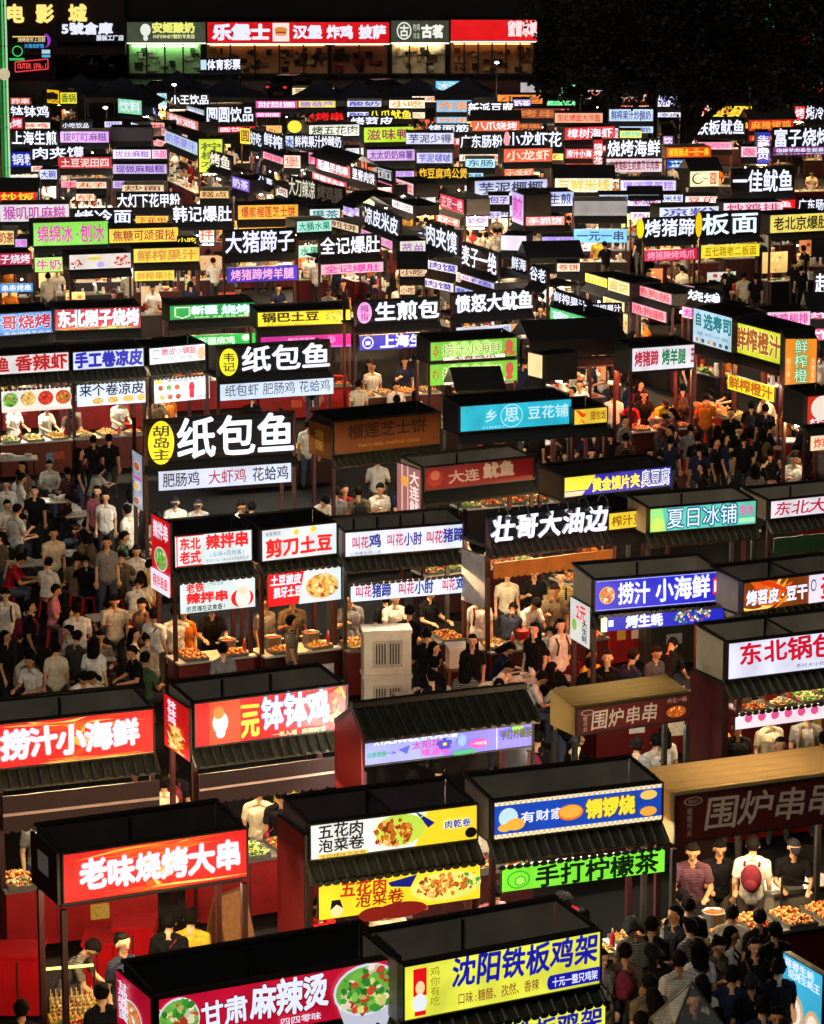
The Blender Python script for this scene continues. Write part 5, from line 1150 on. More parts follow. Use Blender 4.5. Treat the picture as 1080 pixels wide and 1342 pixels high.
# guests, read off the photograph: head-top pixel, pose, facing (deg, 0 = to the camera, 90 = to the right), shirt, hair, remark
GUESTS = '''
987 1100 stand 170 white short
942 1106 reach 5 black short
908 1110 reach -5 navy short
1040 1104 reach 0 black cap
100 792 stand 200 white short
124 838 stand 160 white long
150 785 phone 10 cream short
203 800 stand 150 white short
197 838 sitlean 200 grey short
188 860 sit 150 green short
65 868 sitlean 120 beige short
130 830 sit 20 beige short
105 880 sitlean 20 white long
128 880 sitlean -20 cream long
158 730 sitlean 180 beige short
178 765 sitlean 170 white short
196 738 sit 180 yellow short
100 728 sit 170 beige short
75 715 sit 10 black short
62 735 sit 150 white short
70 770 sit 90 pink short
85 800 sit 120 pink long
10 730 sitlean 90 red short
40 790 stand 100 black short
8 830 stand 80 black long
140 707 stand 10 grey bun
122 573 stand 200 black short
143 571 stand 180 black short
24 618 sit 60 white short
64 606 sit 20 white short
45 640 stand 0 black short
8 632 stand 10 white short
138 648 stand 0 white long
105 590 stand 100 black long
160 700 sit 90 green short
178 718 sit 20 white long
230 800 phone 190 white short
292 845 stand 190 grey bun
376 806 stand 100 black short
505 780 stand 200 black short
535 800 reach 160 black short
560 830 reach 190 black short
560 893 sitlean 190 black long
610 870 stand 170 black long
650 868 sitlean 60 white short
700 850 sitlean 40 white short
720 873 sit 120 black long
690 885 sitlean 90 white bun
745 850 sit 170 maroon short
740 890 sitlean 200 white long
672 805 lean 160 black short
665 750 stand 10 cream short
700 748 phone 5 black short
735 752 stand -5 yellow short
655 905 lean 180 navy short
895 505 stand 180 black short
925 520 reach 170 orange short
985 528 stand 170 black short
1003 532 stand 190 black short
975 570 stand 180 black short
950 590 sit 170 white short
940 560 stand 190 black long
915 570 stand 170 black short
905 560 sit 160 grey short
1010 590 stand 175 black short
1030 585 sitlean 60 grey short
1060 610 sit 100 black long
1045 600 stand 0 black short
990 610 stand 180 navy long
875 590 sit 170 cream short
850 590 sit 30 black long
820 570 stand 180 black short
800 565 stand 190 black short
765 560 stand 150 black short
775 590 sit 10 white short
740 590 sit 180 black short
870 850 lean 150 black short
805 862 stand -10 black bun
830 860 reach 120 navy short
780 868 stand 150 black short
745 905 stand 160 black short
940 950 stand 200 black short
985 955 stand 10 black bun
880 1165 stand 190 black short
930 1195 sitlean 200 black short
960 1190 stand 165 cream short
995 1195 stand 200 black short
1015 1212 stand 200 black short
915 1235 stand 200 white long
940 1235 phone 40 beige bun
890 1250 stand 190 white short
870 1260 lean 200 black long
985 1280 stand 180 black cap
960 1270 stand 170 navy short
920 1282 stand 190 white long
820 1240 stand 170 brown short
855 1205 stand 160 black short
850 1280 stand 200 beige short
1020 1260 stand 190 black short
765 1195 stand 150 black short
790 1250 stand 30 grey long
1000 1310 stand 185 navy short
940 1325 stand 175 black long
840 1330 stand 180 cream short
250 1195 stand 180 yellow short
85 1240 lean 80 black short
222 1200 stand 170 black short
130 1290 stand 200 black bun
28 1315 stand 190 black short
215 1020 stand 180 cream bun
225 1000 stand 190 black short
340 1030 stand 175 cream short
370 1035 stand 190 black short
540 1010 stand 180 grey long
575 1000 stand 170 white short
500 1010 stand 185 cream long
650 1160 stand 180 pink short
690 1000 stand 180 white short
705 960 stand 160 black short
860 965 stand 190 white short
835 970 stand 170 grey bun
870 955 stand 200 white long
1065 955 stand 180 white short
1000 960 stand 0 black short
960 1000 stand 0 cream short
230 655 reach 0 white cap
260 658 reach 0 white cap
330 660 stand 180 black short
290 690 stand 170 black long
440 640 stand 180 grey short
470 640 stand 190 beige short
495 600 sit 180 white short
410 480 stand 160 black short
470 500 stand 180 cream short
493 480 stand 10 white short
520 520 stand 190 black short
510 500 sit 30 white short
545 515 sit 200 cream long
540 375 stand 190 black short
515 365 stand 180 black long
560 365 stand 170 black short
575 380 stand 190 grey short
450 370 stand 10 black short
430 400 stand 20 green short
330 520 sit 180 black short
350 540 stand 190 black short
400 550 stand 170 white short
700 560 stand 180 black short
1050 350 stand 180 black short
950 360 stand 180 black short
990 360 stand 190 black short
935 370 reach 20 white short
'''
def near_stall(px, py):
    return min((i for i in STALLS if not i['far']), key=lambda i: math.hypot((i['bl'][0] + i['br'][0]) / 2 - px, ((i['bl'][1] + i['br'][1]) / 2 + 60 - py) * 1.3))
HT = dict(stand=1.7, walk=1.68, reach=1.66, phone=1.66, lean=1.5, sit=1.27, sitlean=1.2)
POSW = dict(stand='standing', walk='walking', reach='reaching forward', phone='looking at a phone', lean='bending forward', sit='seated', sitlean='seated and leaning in')
def clear_of_stalls(p, m=.22):
    """slide a figure out of any counter it would stand inside"""
    for _ in range(3):
        for i in STALLS:
            d = p - i['A']; u, v = d.dot(i['ex']), d.dot(i['ey'])
            if -.1 < u < i['w'] + .1 and -.16 - m < v < .54 + m:
                p = p + i['ey'] * ((-.16 - m - v) if v < .19 else (.54 + m - v))
    return p
SITTERS = []; labs = {}
SPOTS = []
rg = random.Random(12); LINES = GUESTS.strip().split('\n'); taken = []
for ln in LINES:
    a = ln.split(); q = at_z(float(a[0]), float(a[1]), 1.6); taken.append((q.x, q.y))
for x0, x1, y0, y1, n, cl in ((0, 192, 600, 885, 30, ['white', 'black', 'white', 'cream', 'black', 'white', 'beige', 'pink']), (735, 1075, 500, 615, 28, ['black', 'black', 'black', 'navy', 'grey']), (830, 1020, 1180, 1330, 9, ['black', 'black', 'navy', 'white']), (548, 740, 815, 890, 8, ['black', 'black', 'white', 'navy'])):
    for k in range(n):
        for tr in range(40):
            px, py = rg.uniform(x0, x1), rg.uniform(y0, y1); q = at_z(px, py, 1.6)
            if min((q.x - b[0]) ** 2 + (q.y - b[1]) ** 2 for b in taken) > .2: break
        else: continue
        taken.append((q.x, q.y)); LINES.append('%d %d %s %d %s %s' % (px, py, rg.choice(['stand', 'walk', 'phone', 'sitlean', 'sit', 'reach', 'sitlean'] if x0 == 0 else ['stand', 'stand', 'walk', 'phone', 'sitlean', 'reach', 'lean']), rg.uniform(0, 360), rg.choice(cl), rg.choice(['short', 'short', 'long', 'bun', 'long'])))
for ln in LINES:
    a = ln.split(); px, py = float(a[0]), float(a[1]); po, ang, sh, hr = a[2], float(a[3]), a[4], a[5]
    sc = RND.uniform(.91, 1.01)
    p = at_z(px, py, HT[po] * sc); p.z = 0; p = clear_of_stalls(p)
    s = near_stall(px, py); c = ((s['bl'][0] + s['br'][0]) / 2, (s['bl'][1] + s['br'][1]) / 2)
    rel = ('left of' if px < s['bl'][0] else 'right of' if px > s['br'][0] else 'below' if py > c[1] else 'behind')
    short = ' '.join(w for w in s['label'].replace('stall with ', '').replace(',', '').split()[:6])
    lab = '%s guest in %s shirt, %s, %s the %s' % (hr + '-haired' if hr != 'cap' else 'capped', sh, POSW[po], rel, short)
    labs.setdefault(lab, []).append(px)
    o = person(po, p, math.radians(ang), sh, hr, lab, 'guests between the stalls', sc)
    o['px'] = px
    if po.startswith('sit'): SITTERS.append((p, math.radians(ang)))
for lab, xs in labs.items():
    if len(xs) > 1:
        os_ = sorted([o for o in COL.objects if o.get('label') == lab], key=lambda o: o['px'])
        for k, o in enumerate(os_): o['label'] = ('leftmost ' if k == 0 else 'rightmost ' if k == len(os_) - 1 else ['second', 'third', 'fourth', 'fifth'][min(3, k - 1)] + ' from left ') + lab
for o in COL.objects:
    if 'px' in o.keys(): del o['px']
    if o.get('category') == 'person': o['label'] = ' '.join(o['label'].split()[:16])
# stools under the sitters
def stool_mesh(c):
    mb = MB(); m = df(c, .4, .2, 8)
    mb.lathe((0, 0, .0), [(.15, .41), (.165, .425), (.165, .44), (.12, .45)], 14, m)
    st = [mb]
    return mb
stool0 = None
def put_stool(p, rot, lab):
    global stool0
    if stool0 is None:
        t = thing('plastic_stool', lab, 'stool', (p.x, p.y, 0), rot, 'plastic stools under seated guests'); stool_mesh('#a3181c').build('seat', t)
        for a, b in ((-1, -1), (1, -1), (-1, 1), (1, 1)):
            mb = MB(); mb.tube((a * .14, b * .14, 0), (a * .1, b * .1, .415), .02, .022, 6, df('#a3181c', .4, .2, 8)); mb.build('leg', t)
        stool0 = t; return
    r = stool0.copy(); COL.objects.link(r); r.location = (p.x, p.y, 0); r.rotation_euler = (0, 0, rot); r['label'] = lab
    for ch in list(stool0.children): c = ch.copy(); COL.objects.link(c); c.parent = r
for p, a in SITTERS: put_stool(p + Vector((0, .0, 0)), a, 'low round plastic stool under a seated guest in the eating area')
# ---------------------------------------------------------------- food and ware on the counters
def heap(rx, ry, h, kind, n, seed):
    r = random.Random(seed); mb = MB()
    for k in range(n):
        a = r.uniform(0, 6.283); q = math.sqrt(r.random()); x, y = rx * q * math.cos(a) * .95, ry * q * math.sin(a) * .95
        x = max(-rx, min(rx, x * 1.25)); y = max(-ry, min(ry, y * 1.25)); z = .03 + h * (1 - .8 * q * q) * r.uniform(.6, 1)
        M = Matrix.Rotation(r.uniform(0, 3.1), 3, Vector((r.uniform(-1, 1), r.uniform(-1, 1), 1)))
        sz = dict(noodle=(r.uniform(.05, .08), .009, .009), fried=(r.uniform(.035, .06), r.uniform(.022, .035), r.uniform(.02, .03)), veg=(r.uniform(.03, .055), r.uniform(.025, .04), .008)).get(kind, (r.uniform(.018, .045), r.uniform(.014, .028), r.uniform(.012, .025)))
        mb.ball((x, y, z), sz, df(r.choice(FOOD[kind]), .45, .3, 40), 6, 4, M, .2, r)
    mb.box(-rx, rx, -ry, ry, .008, .03, df(FOOD[kind][1], .6, .3, 30))
    return mb
def tray_shell(rx, ry):
    mb = MB(); o = .02
    mb.box(-rx - o, rx + o, -ry - o, ry + o, 0, .007, M_STEEL)
    for a in (-1, 1):
        mb.box(a * (rx + o) - .004, a * (rx + o) + .004, -ry - o, ry + o, .0072, .06, M_STEEL); mb.box(-rx - o + .005, rx + o - .005, a * (ry + o) - .004, a * (ry + o) + .004, .0072, .058, M_STEEL)
    return mb
PROT = {}
def proto_tray(kind):
    if ('tray', kind) in PROT: return PROT['tray', kind]
    t = thing('food_tray', '', 'food tray', (0, 0, -50)); tray_shell(.2, .15).build('tray', t); heap(.19, .14, .09, kind, 70, hash(kind) % 99 if False else len(kind)).build('food', t)
    PROT['tray', kind] = t; return t
def proto_pot():
    if 'pot' in PROT: return PROT['pot']
    t = thing('stock_pot', '', 'pot', (0, 0, -50)); mb = MB(); mb.lathe((0, 0, 0), [(.15, 0), (.16, .02), (.16, .22), (.17, .23), (.15, .235), (.148, .2)], 20, M_STEEL); mb.build('pot_body', t)
    for s in (-1, 1): mb = MB(); mb.tube((s * .16, -.05, .17), (s * .21, -.03, .17), .01, .01, 6, M_STEEL); mb.tube((s * .21, -.03, .17), (s * .21, .03, .17), .01, .01, 6, M_STEEL); mb.tube((s * .21, .03, .17), (s * .16, .05, .17), .01, .01, 6, M_STEEL); mb.build('handle', t)
    mb = MB(); mb.lathe((0, 0, .2), [(.145, 0), (.14, .012), (.02, .014)], 16, df('#a8481c', .25, .4, 20)); mb.build('broth', t)
    PROT['pot'] = t; return t
def proto_bottle():
    if 'bottle' in PROT: return PROT['bottle']
    t = thing('sauce_bottle', '', 'bottle', (0, 0, -50)); mb = MB(); mb.lathe((0, 0, 0), [(.034, 0), (.036, .01), (.036, .15), (.02, .19), (.014, .2)], 12, df('#b8301c', .3, .3)); mb.build('bottle_body', t)
    mb = MB(); mb.lathe((0, 0, .2), [(.016, 0), (.012, .03), (.004, .06)], 10, df('#e8d8c0', .4, .1)); mb.build('nozzle', t)
    PROT['bottle'] = t; return t
def proto_bucket():
    if 'bucket' in PROT: return PROT['bucket']
    t = thing('plastic_bucket', '', 'bucket', (0, 0, -50)); mb = MB(); mb.lathe((0, 0, 0), [(.1, 0), (.13, .2), (.14, .2), (.14, .215), (.125, .21), (.1, .03)], 18, df('#d0241c', .35, .15)); mb.build('bucket_body', t)
    mb = MB()
    for k in range(10): a, b = math.pi * k / 10, math.pi * (k + 1) / 10; mb.tube((.135 * math.cos(a), -.05 - .04 * math.sin(a), .205 + .02 * math.sin(a)), (.135 * math.cos(b), -.05 - .04 * math.sin(b), .205 + .02 * math.sin(b)), .005, .005, 5, M_STEEL)
    mb.build('handle', t); PROT['bucket'] = t; return t
def proto_skewer():
    if 'skewer' in PROT: return PROT['skewer']
    t = thing('skewer_tray', '', 'skewer tray', (0, 0, -50)); tray_shell(.25, .16).build('tray', t); mb = MB(); r = random.Random(4)
    for k in range(14):
        x = -.22 + .033 * k; mb.tube((x, -.18, .06), (x + .01, .15, .05), .004, .004, 5, df('#c8a060', .6, .2))
        for j in range(4): mb.ball((x + .003, -.02 + .04 * j, .06), (.014, .02, .014), df(r.choice(FOOD['fried']), .4, .3, 40), 6, 4)
    mb.build('skewers', t); PROT['skewer'] = t; return t
def proto_bowl():
    if 'bowl' in PROT: return PROT['bowl']
    t = thing('noodle_bowl', '', 'bowl', (0, 0, -50)); mb = MB(); mb.lathe((0, 0, 0), [(.04, 0), (.045, .012), (.09, .06), (.1, .075), (.092, .072), (.06, .03)], 18, df('#d8d4c8', .3, .1)); mb.build('bowl_body', t)
    mb = MB(); mb.lathe((0, 0, .052), [(.08, 0), (.07, .01), (.01, .016)], 14, df('#b8622a', .4, .5, 40)); mb.build('noodles', t); PROT['bowl'] = t; return t
def dup(src, loc, rot, label, group):
    r = src.copy(); COL.objects.link(r); r.location = loc; r.rotation_euler = (0, 0, rot); r['label'] = label; r['group'] = group
    for ch in list(src.children): c = ch.copy(); COL.objects.link(c); c.parent = r
    return r
KW = dict(fried='fried snacks', noodle='noodles', veg='chopped vegetables', chili='chilli dishes', sea='seafood', crayfish='crayfish')
for i in STALLS:
    if i['far'] or i['o'] is None or i['w'] < .9: continue
    w = i['w']; sn = ' '.join(x for x in i['label'].replace('stall with ', '').replace(',', '').split()[:5])
    g = 'trays and pots on the stall counters'
    def put(P, u, v, lab):
        p = i['A'] + i['ex'] * u + i['ey'] * v; dup(P, (p.x, p.y, .902), i['rot'] + RND.uniform(-.08, .08), lab, g)
    ks = dict(fried=['fried', 'fried', 'chili'], tray=['fried', 'noodle', 'sea'], green=['veg', 'noodle', 'veg'], skewer=['fried', 'chili', 'fried']).get(i['goods'], RND.choice([['fried', 'noodle', 'veg'], ['chili', 'veg', 'sea'], ['noodle', 'fried', 'chili'], ['crayfish', 'sea', 'veg']]))
    n = int(w / .52)
    for k in range(n):
        u = w * (k + .5) / n; x = RND.random()
        for v in (.02, .36):
            kk = RND.choice(ks)
            if i['far'] and v > .1: continue
            if x < .14 and v > .1: put(proto_pot(), u, v, 'round steel pot of red broth on the counter of the ' + sn)
            elif x > .88 and v > .1: put(proto_bucket(), u, v, 'red plastic bucket on the counter of the ' + sn)
            elif i['goods'] == 'skewer' and v < .1: put(proto_skewer(), u, v, 'steel tray lined with meat skewers on the counter of the ' + sn)
            else: put(proto_tray(kk), u, v, 'steel tray heaped with %s on the counter of the %s' % (KW[kk], sn))
        if not i['far'] and RND.random() < .5: put(proto_bottle(), min(w - .1, u + w / n * .5), .2, 'red sauce bottle with pale nozzle on the counter of the ' + sn)
# ---------------------------------------------------------------- dining tables
def make_table(lab):
    t = thing('folding_table', lab, 'table', (0, 0, 0), 0, 'folding tables of the eating area'); mb = MB(); mb.box(-.55, .55, -.3, .3, .71, .74, df('#b9b4a8', .35, .2, 6)); mb.box(-.56, .56, -.31, .31, .7, .709, M_POSTG); mb.build('table_top', t)
    for a in (-1, 1):
        for b in (-1, 1): mb = MB(); mb.tube((a * .5, b * .26, 0), (a * .46, b * .24, .7), .016, .016, 6, M_POSTG); mb.build('leg', t)
    return t
TB = [(60, 655, 'left of the huge white fish characters'), (15, 680, 'by the left picture edge'), (110, 672, 'left of the huge white fish characters'), (92, 724, 'among seated guests on the left'), (25, 738, 'by the left picture edge'), (165, 752, 'left of the red side board'), (110, 862, 'behind the red seafood sign'), (20, 600, 'under the food photo strip'), (152, 806, 'left of the red side board'),
      (710, 888, 'behind the small tan cloth roof'), (650, 898, 'behind the tiled tea stall'), (560, 908, 'behind the tiled tea stall'), (1020, 618, 'above the turquoise ice sign'), (835, 612, 'behind the stinky tofu sign'), (930, 618, 'above the turquoise ice sign'), (765, 604, 'behind the stinky tofu sign'), (505, 545, 'below the green seafood signs')]
tab0 = None
for k, (px, py, wh) in enumerate(TB):
    p = at_z(px, py, .74); lab = 'pale folding table with bowls, ' + wh; rot = RND.uniform(.1, .5)
    p = clear_of_stalls(Vector((p.x, p.y, 0)), .45)
    if tab0 is None: tab0 = make_table(lab); t = tab0
    else:
        t = tab0.copy(); COL.objects.link(t); t['label'] = lab
        for ch in list(tab0.children): c = ch.copy(); COL.objects.link(c); c.parent = t
    t.location = (p.x, p.y, 0); t.rotation_euler = (0, 0, rot)
    for q in range(4):
        u, v = RND.uniform(-.42, .42), RND.uniform(-.2, .2); c_, s_ = math.cos(rot), math.sin(rot)
        dup(proto_bowl(), (p.x + c_ * u - s_ * v, p.y + s_ * u + c_ * v, .742), 0, 'white bowl of noodles on the folding table ' + wh, 'bowls on the tables')
for P in list(PROT.values()):
    for ch in list(P.children): bpy.data.objects.remove(ch)
    bpy.data.objects.remove(P)
# ---------------------------------------------------------------- single things between the stalls
def cabinet():
    A = at_z(481, 905, .12); p = at_z(508, 832, 1.62); t = thing('storage_cabinet', 'beige plastic cabinet of two stacked boxes with ribbed doors, behind the tiled tea stall', 'cabinet', (p.x, p.y, 0), .12); m = df('#e2dac8', .5, .15, 5)
    for z in (0.05, .88):
        mb = MB(); mb.box(-.43, .43, 0, .5, z, z + .76, m); mb.box(-.45, .45, -.02, .52, z + .761, z + .82, m); mb.build('box', t)
        mb = MB(); mb.box(-.27, .27, -.015, -.001, z + .14, z + .64, df('#c4bcaa', .5, .2, 5))
        for k in range(4):
            for s in (-1, 1): x = s * (.05 + .05 * k); mb.box(x - .012, x + .012, -.022, -.0155, z + .2, z + .58, M_POSTG)
        mb.build('door', t)
cabinet()
def foam():
    p = at_z(608, 872, .78); t = thing('foam_box', 'white foam box on a low wooden stand beside the red frame post', 'box', (p.x, p.y, 0), .15)
    mb = MB(); mb.box(-.3, .3, -.2, .25, .78, 1.12, df('#d8d2c4', .7, .12)); mb.build('box', t); mb = MB(); mb.box(-.32, .32, -.22, .27, 1.121, 1.17, df('#e2ddd0', .7, .12)); mb.build('lid', t)
    mb = MB(); mb.box(-.34, .34, -.24, .29, .72, .779, df('#7a5a34', .6, .3))
    for a in (-.3, .3):
        for b in (-.2, .25): mb.box(a - .02, a + .02, b - .02, b + .02, 0, .719, df('#7a5a34', .6, .3))
    mb.build('stand', t)
foam()
def board():
    p = at_z(302, 1245, .1); t = thing('sandwich_board', 'plain wooden folding board standing right of the yellow-shirted guest', 'board', (p.x, p.y, 0), .9); m = df('#8a5a2a', .5, .35, 14)
    for s in (-1, 1): mb = MB(); mb.hexa([(-.3, s * .26, 0), (.3, s * .26, 0), (.3, s * .26 + .03, 0), (-.3, s * .26 + .03, 0), (-.3, s * .02, .95), (.3, s * .02, .95), (.3, s * .02 + .03, .95), (-.3, s * .02 + .03, .95)], m); mb.build('leaf_panel', t)
board()
def redbox(x0, x1, y, z, lab):
    a, b = at_z(x0, y, z), at_z(x1, y, z); w = (b - a).length; t = thing('red_cabinet', lab, 'cabinet', (a.x, a.y, 0), math.atan2(b.y - a.y, b.x - a.x))
    m = df('#b3141a', .28, .2, 4); mb = MB(); mb.box(0, w, 0, .6, .05, z - .05, m); mb.build('cabinet_body', t); mb = MB(); mb.box(-.02, w + .02, -.02, .62, z - .049, z, m); mb.build('top', t)
    mb = MB(); mb.box(w * .48, w * .52, -.012, -.001, .1, z - .1, M_EDGE); mb.build('door_gap', t)
redbox(-8, 52, 1252, .9, 'glossy red cabinet at the left picture edge below the bright food trays'); redbox(108, 146, 1236, .85, 'narrow glossy red cabinet under the old-style barbecue sign'); redbox(148, 200, 1216, 1.0, 'tall glossy red cabinet between the barbecue posts')
def clear_top():
    p = at_z(907, 1288, 2.5); t = thing('clear_shelter', 'clear pitched plastic shelter in a grey frame at the bottom edge', 'shelter', (p.x, p.y, 0), .2); P = [(-.38, -.38), (.38, -.38), (.38, .38), (-.38, .38)]
    mb = MB()
    for k in range(4): a, b = P[k], P[(k + 1) % 4]; mb.add([(a[0], a[1], 1.95), (b[0], b[1], 1.95), (0, 0, 2.5)], [(0, 1, 2)], glassm())
    mb.build('clear_sheet', t)
    for a in P: mb = MB(); mb.tube((a[0], a[1], 1.95), (0, 0, 2.51), .016, .016, 6, M_POSTG); mb.tube((a[0], a[1], 0), (a[0], a[1], 1.95), .018, .018, 6, M_POSTG); mb.build('frame_pole', t)
clear_top()
def bluebox():
    a, b = at_z(1024, 1345, .7), at_z(1076, 1378, .7); ex = b - a; w = ex.length; ex.normalize(); ey = Vector((-ex.y, ex.x, 0)); zt = on_plane(1024, 1246, a, ey).z
    t = thing('menu_lightbox', 'tall sky-blue lit board with oysters pictured, facing left at the lower right corner', 'lightbox', (a.x, a.y, 0), math.atan2(ex.y, ex.x))
    mb = MB(); mb.box(0, w, .0, .1, .7, zt, M_EDGE); mb.rect(.01, w - .01, .71, zt - .01, -.004, em('#3fb4dc', .9, True)); draw(mb, [T('蒜蓉生蚝', .05, .8, .84, .97, 'w', jit=.05), T('现烤生蚝王', .15, .95, .72, .84, 'w', jit=.05), ('E', .3, .3, .26, .26, '#d8a878'), ('E', .3, .3, .2, .2, '#f0e4d0'), ('E', .3, .28, .12, .13, '#b88a5a'), ('E', .8, .22, .2, .24, '#d8a878'), ('E', .8, .22, .14, .18, '#f0e4d0')], 0, .7, w, zt - .7, -.004); mb.build('lit_face', t)
    for x in (.05, w - .05): mb = MB(); mb.box(x - .03, x + .03, .02, .08, 0, .699, M_POSTG); mb.build('leg', t)
bluebox()

def skewer_display():
    p = at_z(100, 1330, 1.0); t = thing('skewer_display', 'yellow-lit display of raw skewers with red lettering at the lower left', 'display stand', (p.x, p.y, 0), .25)
    mb = MB(); mb.box(-.32, .32, 0, .5, 0, .85, df('#5a0c10', .4, .3)); mb.build('base', t)
    mb = MB(); mb.box(-.3, .3, -.03, -.002, .5, .84, M_EDGE); mb.rect(-.29, .29, .51, .83, -.034, em('#c8281c', .9, True)); mb.text('烧烤', -.26, .26, .53, .81, -.038, em('#ffe0c0', 1), .03); mb.build('lit_front', t)
    mb = MB(); r = random.Random(2)
    mb.box(-.3, .3, .02, .48, .852, .87, df('#c89a3a', .5, .2))
    for k in range(9):
        for j in range(3):
            x, y = -.26 + .065 * k, .1 + .14 * j; mb.tube((x, y, .87), (x, y + .05, 1.2), .006, .006, 5, df('#e0c080', .6, .2))
            for q in range(4): mb.ball((x, y + .015 + .01 * q, .93 + .05 * q), (.022, .022, .026), df(r.choice(FOOD['noodle']), .4, .3, 40), 7, 5)
    mb.build('skewers', t)
    mb = MB(); mb.tube((-.3, .5, 1.45), (.3, .5, 1.45), .02, .02, 6, em('#ffcf6a', 2.5)); mb.mats[0].cycles.emission_sampling = 'AUTO'; mb.build('tube_lamp', t)
    for s in (-.31, .31): mb = MB(); mb.tube((s, .5, .85), (s, .5, 1.5), .014, .014, 6, M_POST); mb.build('lamp_post', t)
skewer_display()

def cart():
    a, b = at_z(1014, 1172, 1.0), at_z(1100, 1156, 1.0); ex = b - a; w = ex.length
    t = thing('serving_cart', 'pale grey serving cart with dark bent rail, at the right edge near the red bucket', 'cart', (a.x, a.y, 0), math.atan2(ex.y, ex.x)); m = df('#8d877c', .5, .25, 3)
    mb = MB(); mb.box(0, w, 0, .6, .2, .96, m); mb.box(-.02, w + .02, -.02, .62, .961, 1.0, M_STEEL); mb.build('cart_body', t)
    mb = MB()
    for p, q in (((.1, -.05, .5), (.1, -.05, 1.25)), ((.1, -.05, 1.25), (.5, -.05, 1.1)), ((.5, -.05, 1.1), (1.4, -.05, .7))): mb.tube(p, q, .018, .018, 7, M_RAIL)
    mb.build('rail', t)
    for x in (.12, w - .12):
        for y in (.08, .52): mb = MB(); mb.tube((x - .02, y, .1), (x + .02, y, .1), .1, .1, 14, M_RAIL); mb.build('wheel', t)
cart()

# ware on the counters of the far rows: too small to tell apart, one object
mb = MB(); r = random.Random(9)
for i in STALLS:
    if not i['far'] or i['w'] < .9: continue
    M = Matrix.Translation((i['A'].x, i['A'].y, 0)) @ Matrix.Rotation(i['rot'], 4, 'Z')
    for k in range(int(7 * min(i['w'], 4))):
        u, v = r.uniform(.08, i['w'] - .08), r.uniform(-.08, .45); kind = r.random()
        if kind < .55:
            c = r.choice(FOOD[r.choice(['fried', 'noodle', 'chili', 'veg', 'sea'])]); mb.ball(M @ Vector((u, v, .93)), (r.uniform(.06, .14), r.uniform(.05, .1), r.uniform(.03, .07)), df(c, .5, .3, 40), 6, 4, None, .25, r)
        else:
            h = r.uniform(.1, .34); p = M @ Vector((u, v, .9)); mb.tube(p, p + Vector((0, 0, h)), r.uniform(.03, .09), r.uniform(.03, .07), 7, df(r.choice(['#e8e4dc', '#d8d8d8', '#c8a050', '#b03020', '#a8a8a4', '#f0e8d8']), .4, .2, 8))
tag(mb.build('distant_ware'), 'tiny pots, cups and heaps of food on the counters of the far rows', 'food', None, 'stuff')
# ---------------------------------------------------------------- behind the market: tents, cars, lamps, tree
def tent(px, py, lab, s=1.0):
    p = at_z(px, py, 3.6); t = thing('pop_up_tent', lab, 'tent', (p.x, p.y, 0), RND.uniform(-.2, .2), 'dark tents before the shops'); m = df('#080b1c', .6, .3, 2); h = 2.2 * s
    mb = MB(); P = [(-h, -h), (h, -h), (h, h), (-h, h)]; n = 6
    for k in range(4):
        a, b = P[k], P[(k + 1) % 4]
        for j in range(n):          # concave peaked panels
            f0, f1 = j / n, (j + 1) / n; z0, z1 = 2.5 + 1.1 * f0 ** 1.5, 2.5 + 1.1 * f1 ** 1.5
            q = [(a[0] * (1 - f0), a[1] * (1 - f0), z0), (b[0] * (1 - f0), b[1] * (1 - f0), z0), (b[0] * (1 - f1), b[1] * (1 - f1), z1), (a[0] * (1 - f1), a[1] * (1 - f1), z1)]
            mb.add(q, [(0, 1, 2, 3)] if f1 < 1 else [(0, 1, 2)], m)
        mb.add([(a[0], a[1], 2.5), (b[0], b[1], 2.5), (b[0], b[1], 2.2), (a[0], a[1], 2.2)], [(3, 2, 1, 0)], m)
    mb.build('canopy', t)
    for a in P: mb = MB(); mb.tube((a[0] * .98, a[1] * .98, 0), (a[0] * .98, a[1] * .98, 2.5), .03, .03, 6, M_POSTG); mb.build('post', t)
for px, py, wh in ((105, 96, 'in front of the warehouse store'), (160, 100, 'just left of the yoghurt shop'), (232, 92, 'before the yoghurt shop'), (300, 100, 'behind the drinks letters'), (420, 103, 'before the burger shop, left one'), (470, 104, 'before the burger shop, right one'), (545, 100, 'before the olive fascia'), (612, 100, 'before the red corner fascia')):
    tent(px, py, 'dark navy peaked tent ' + wh)
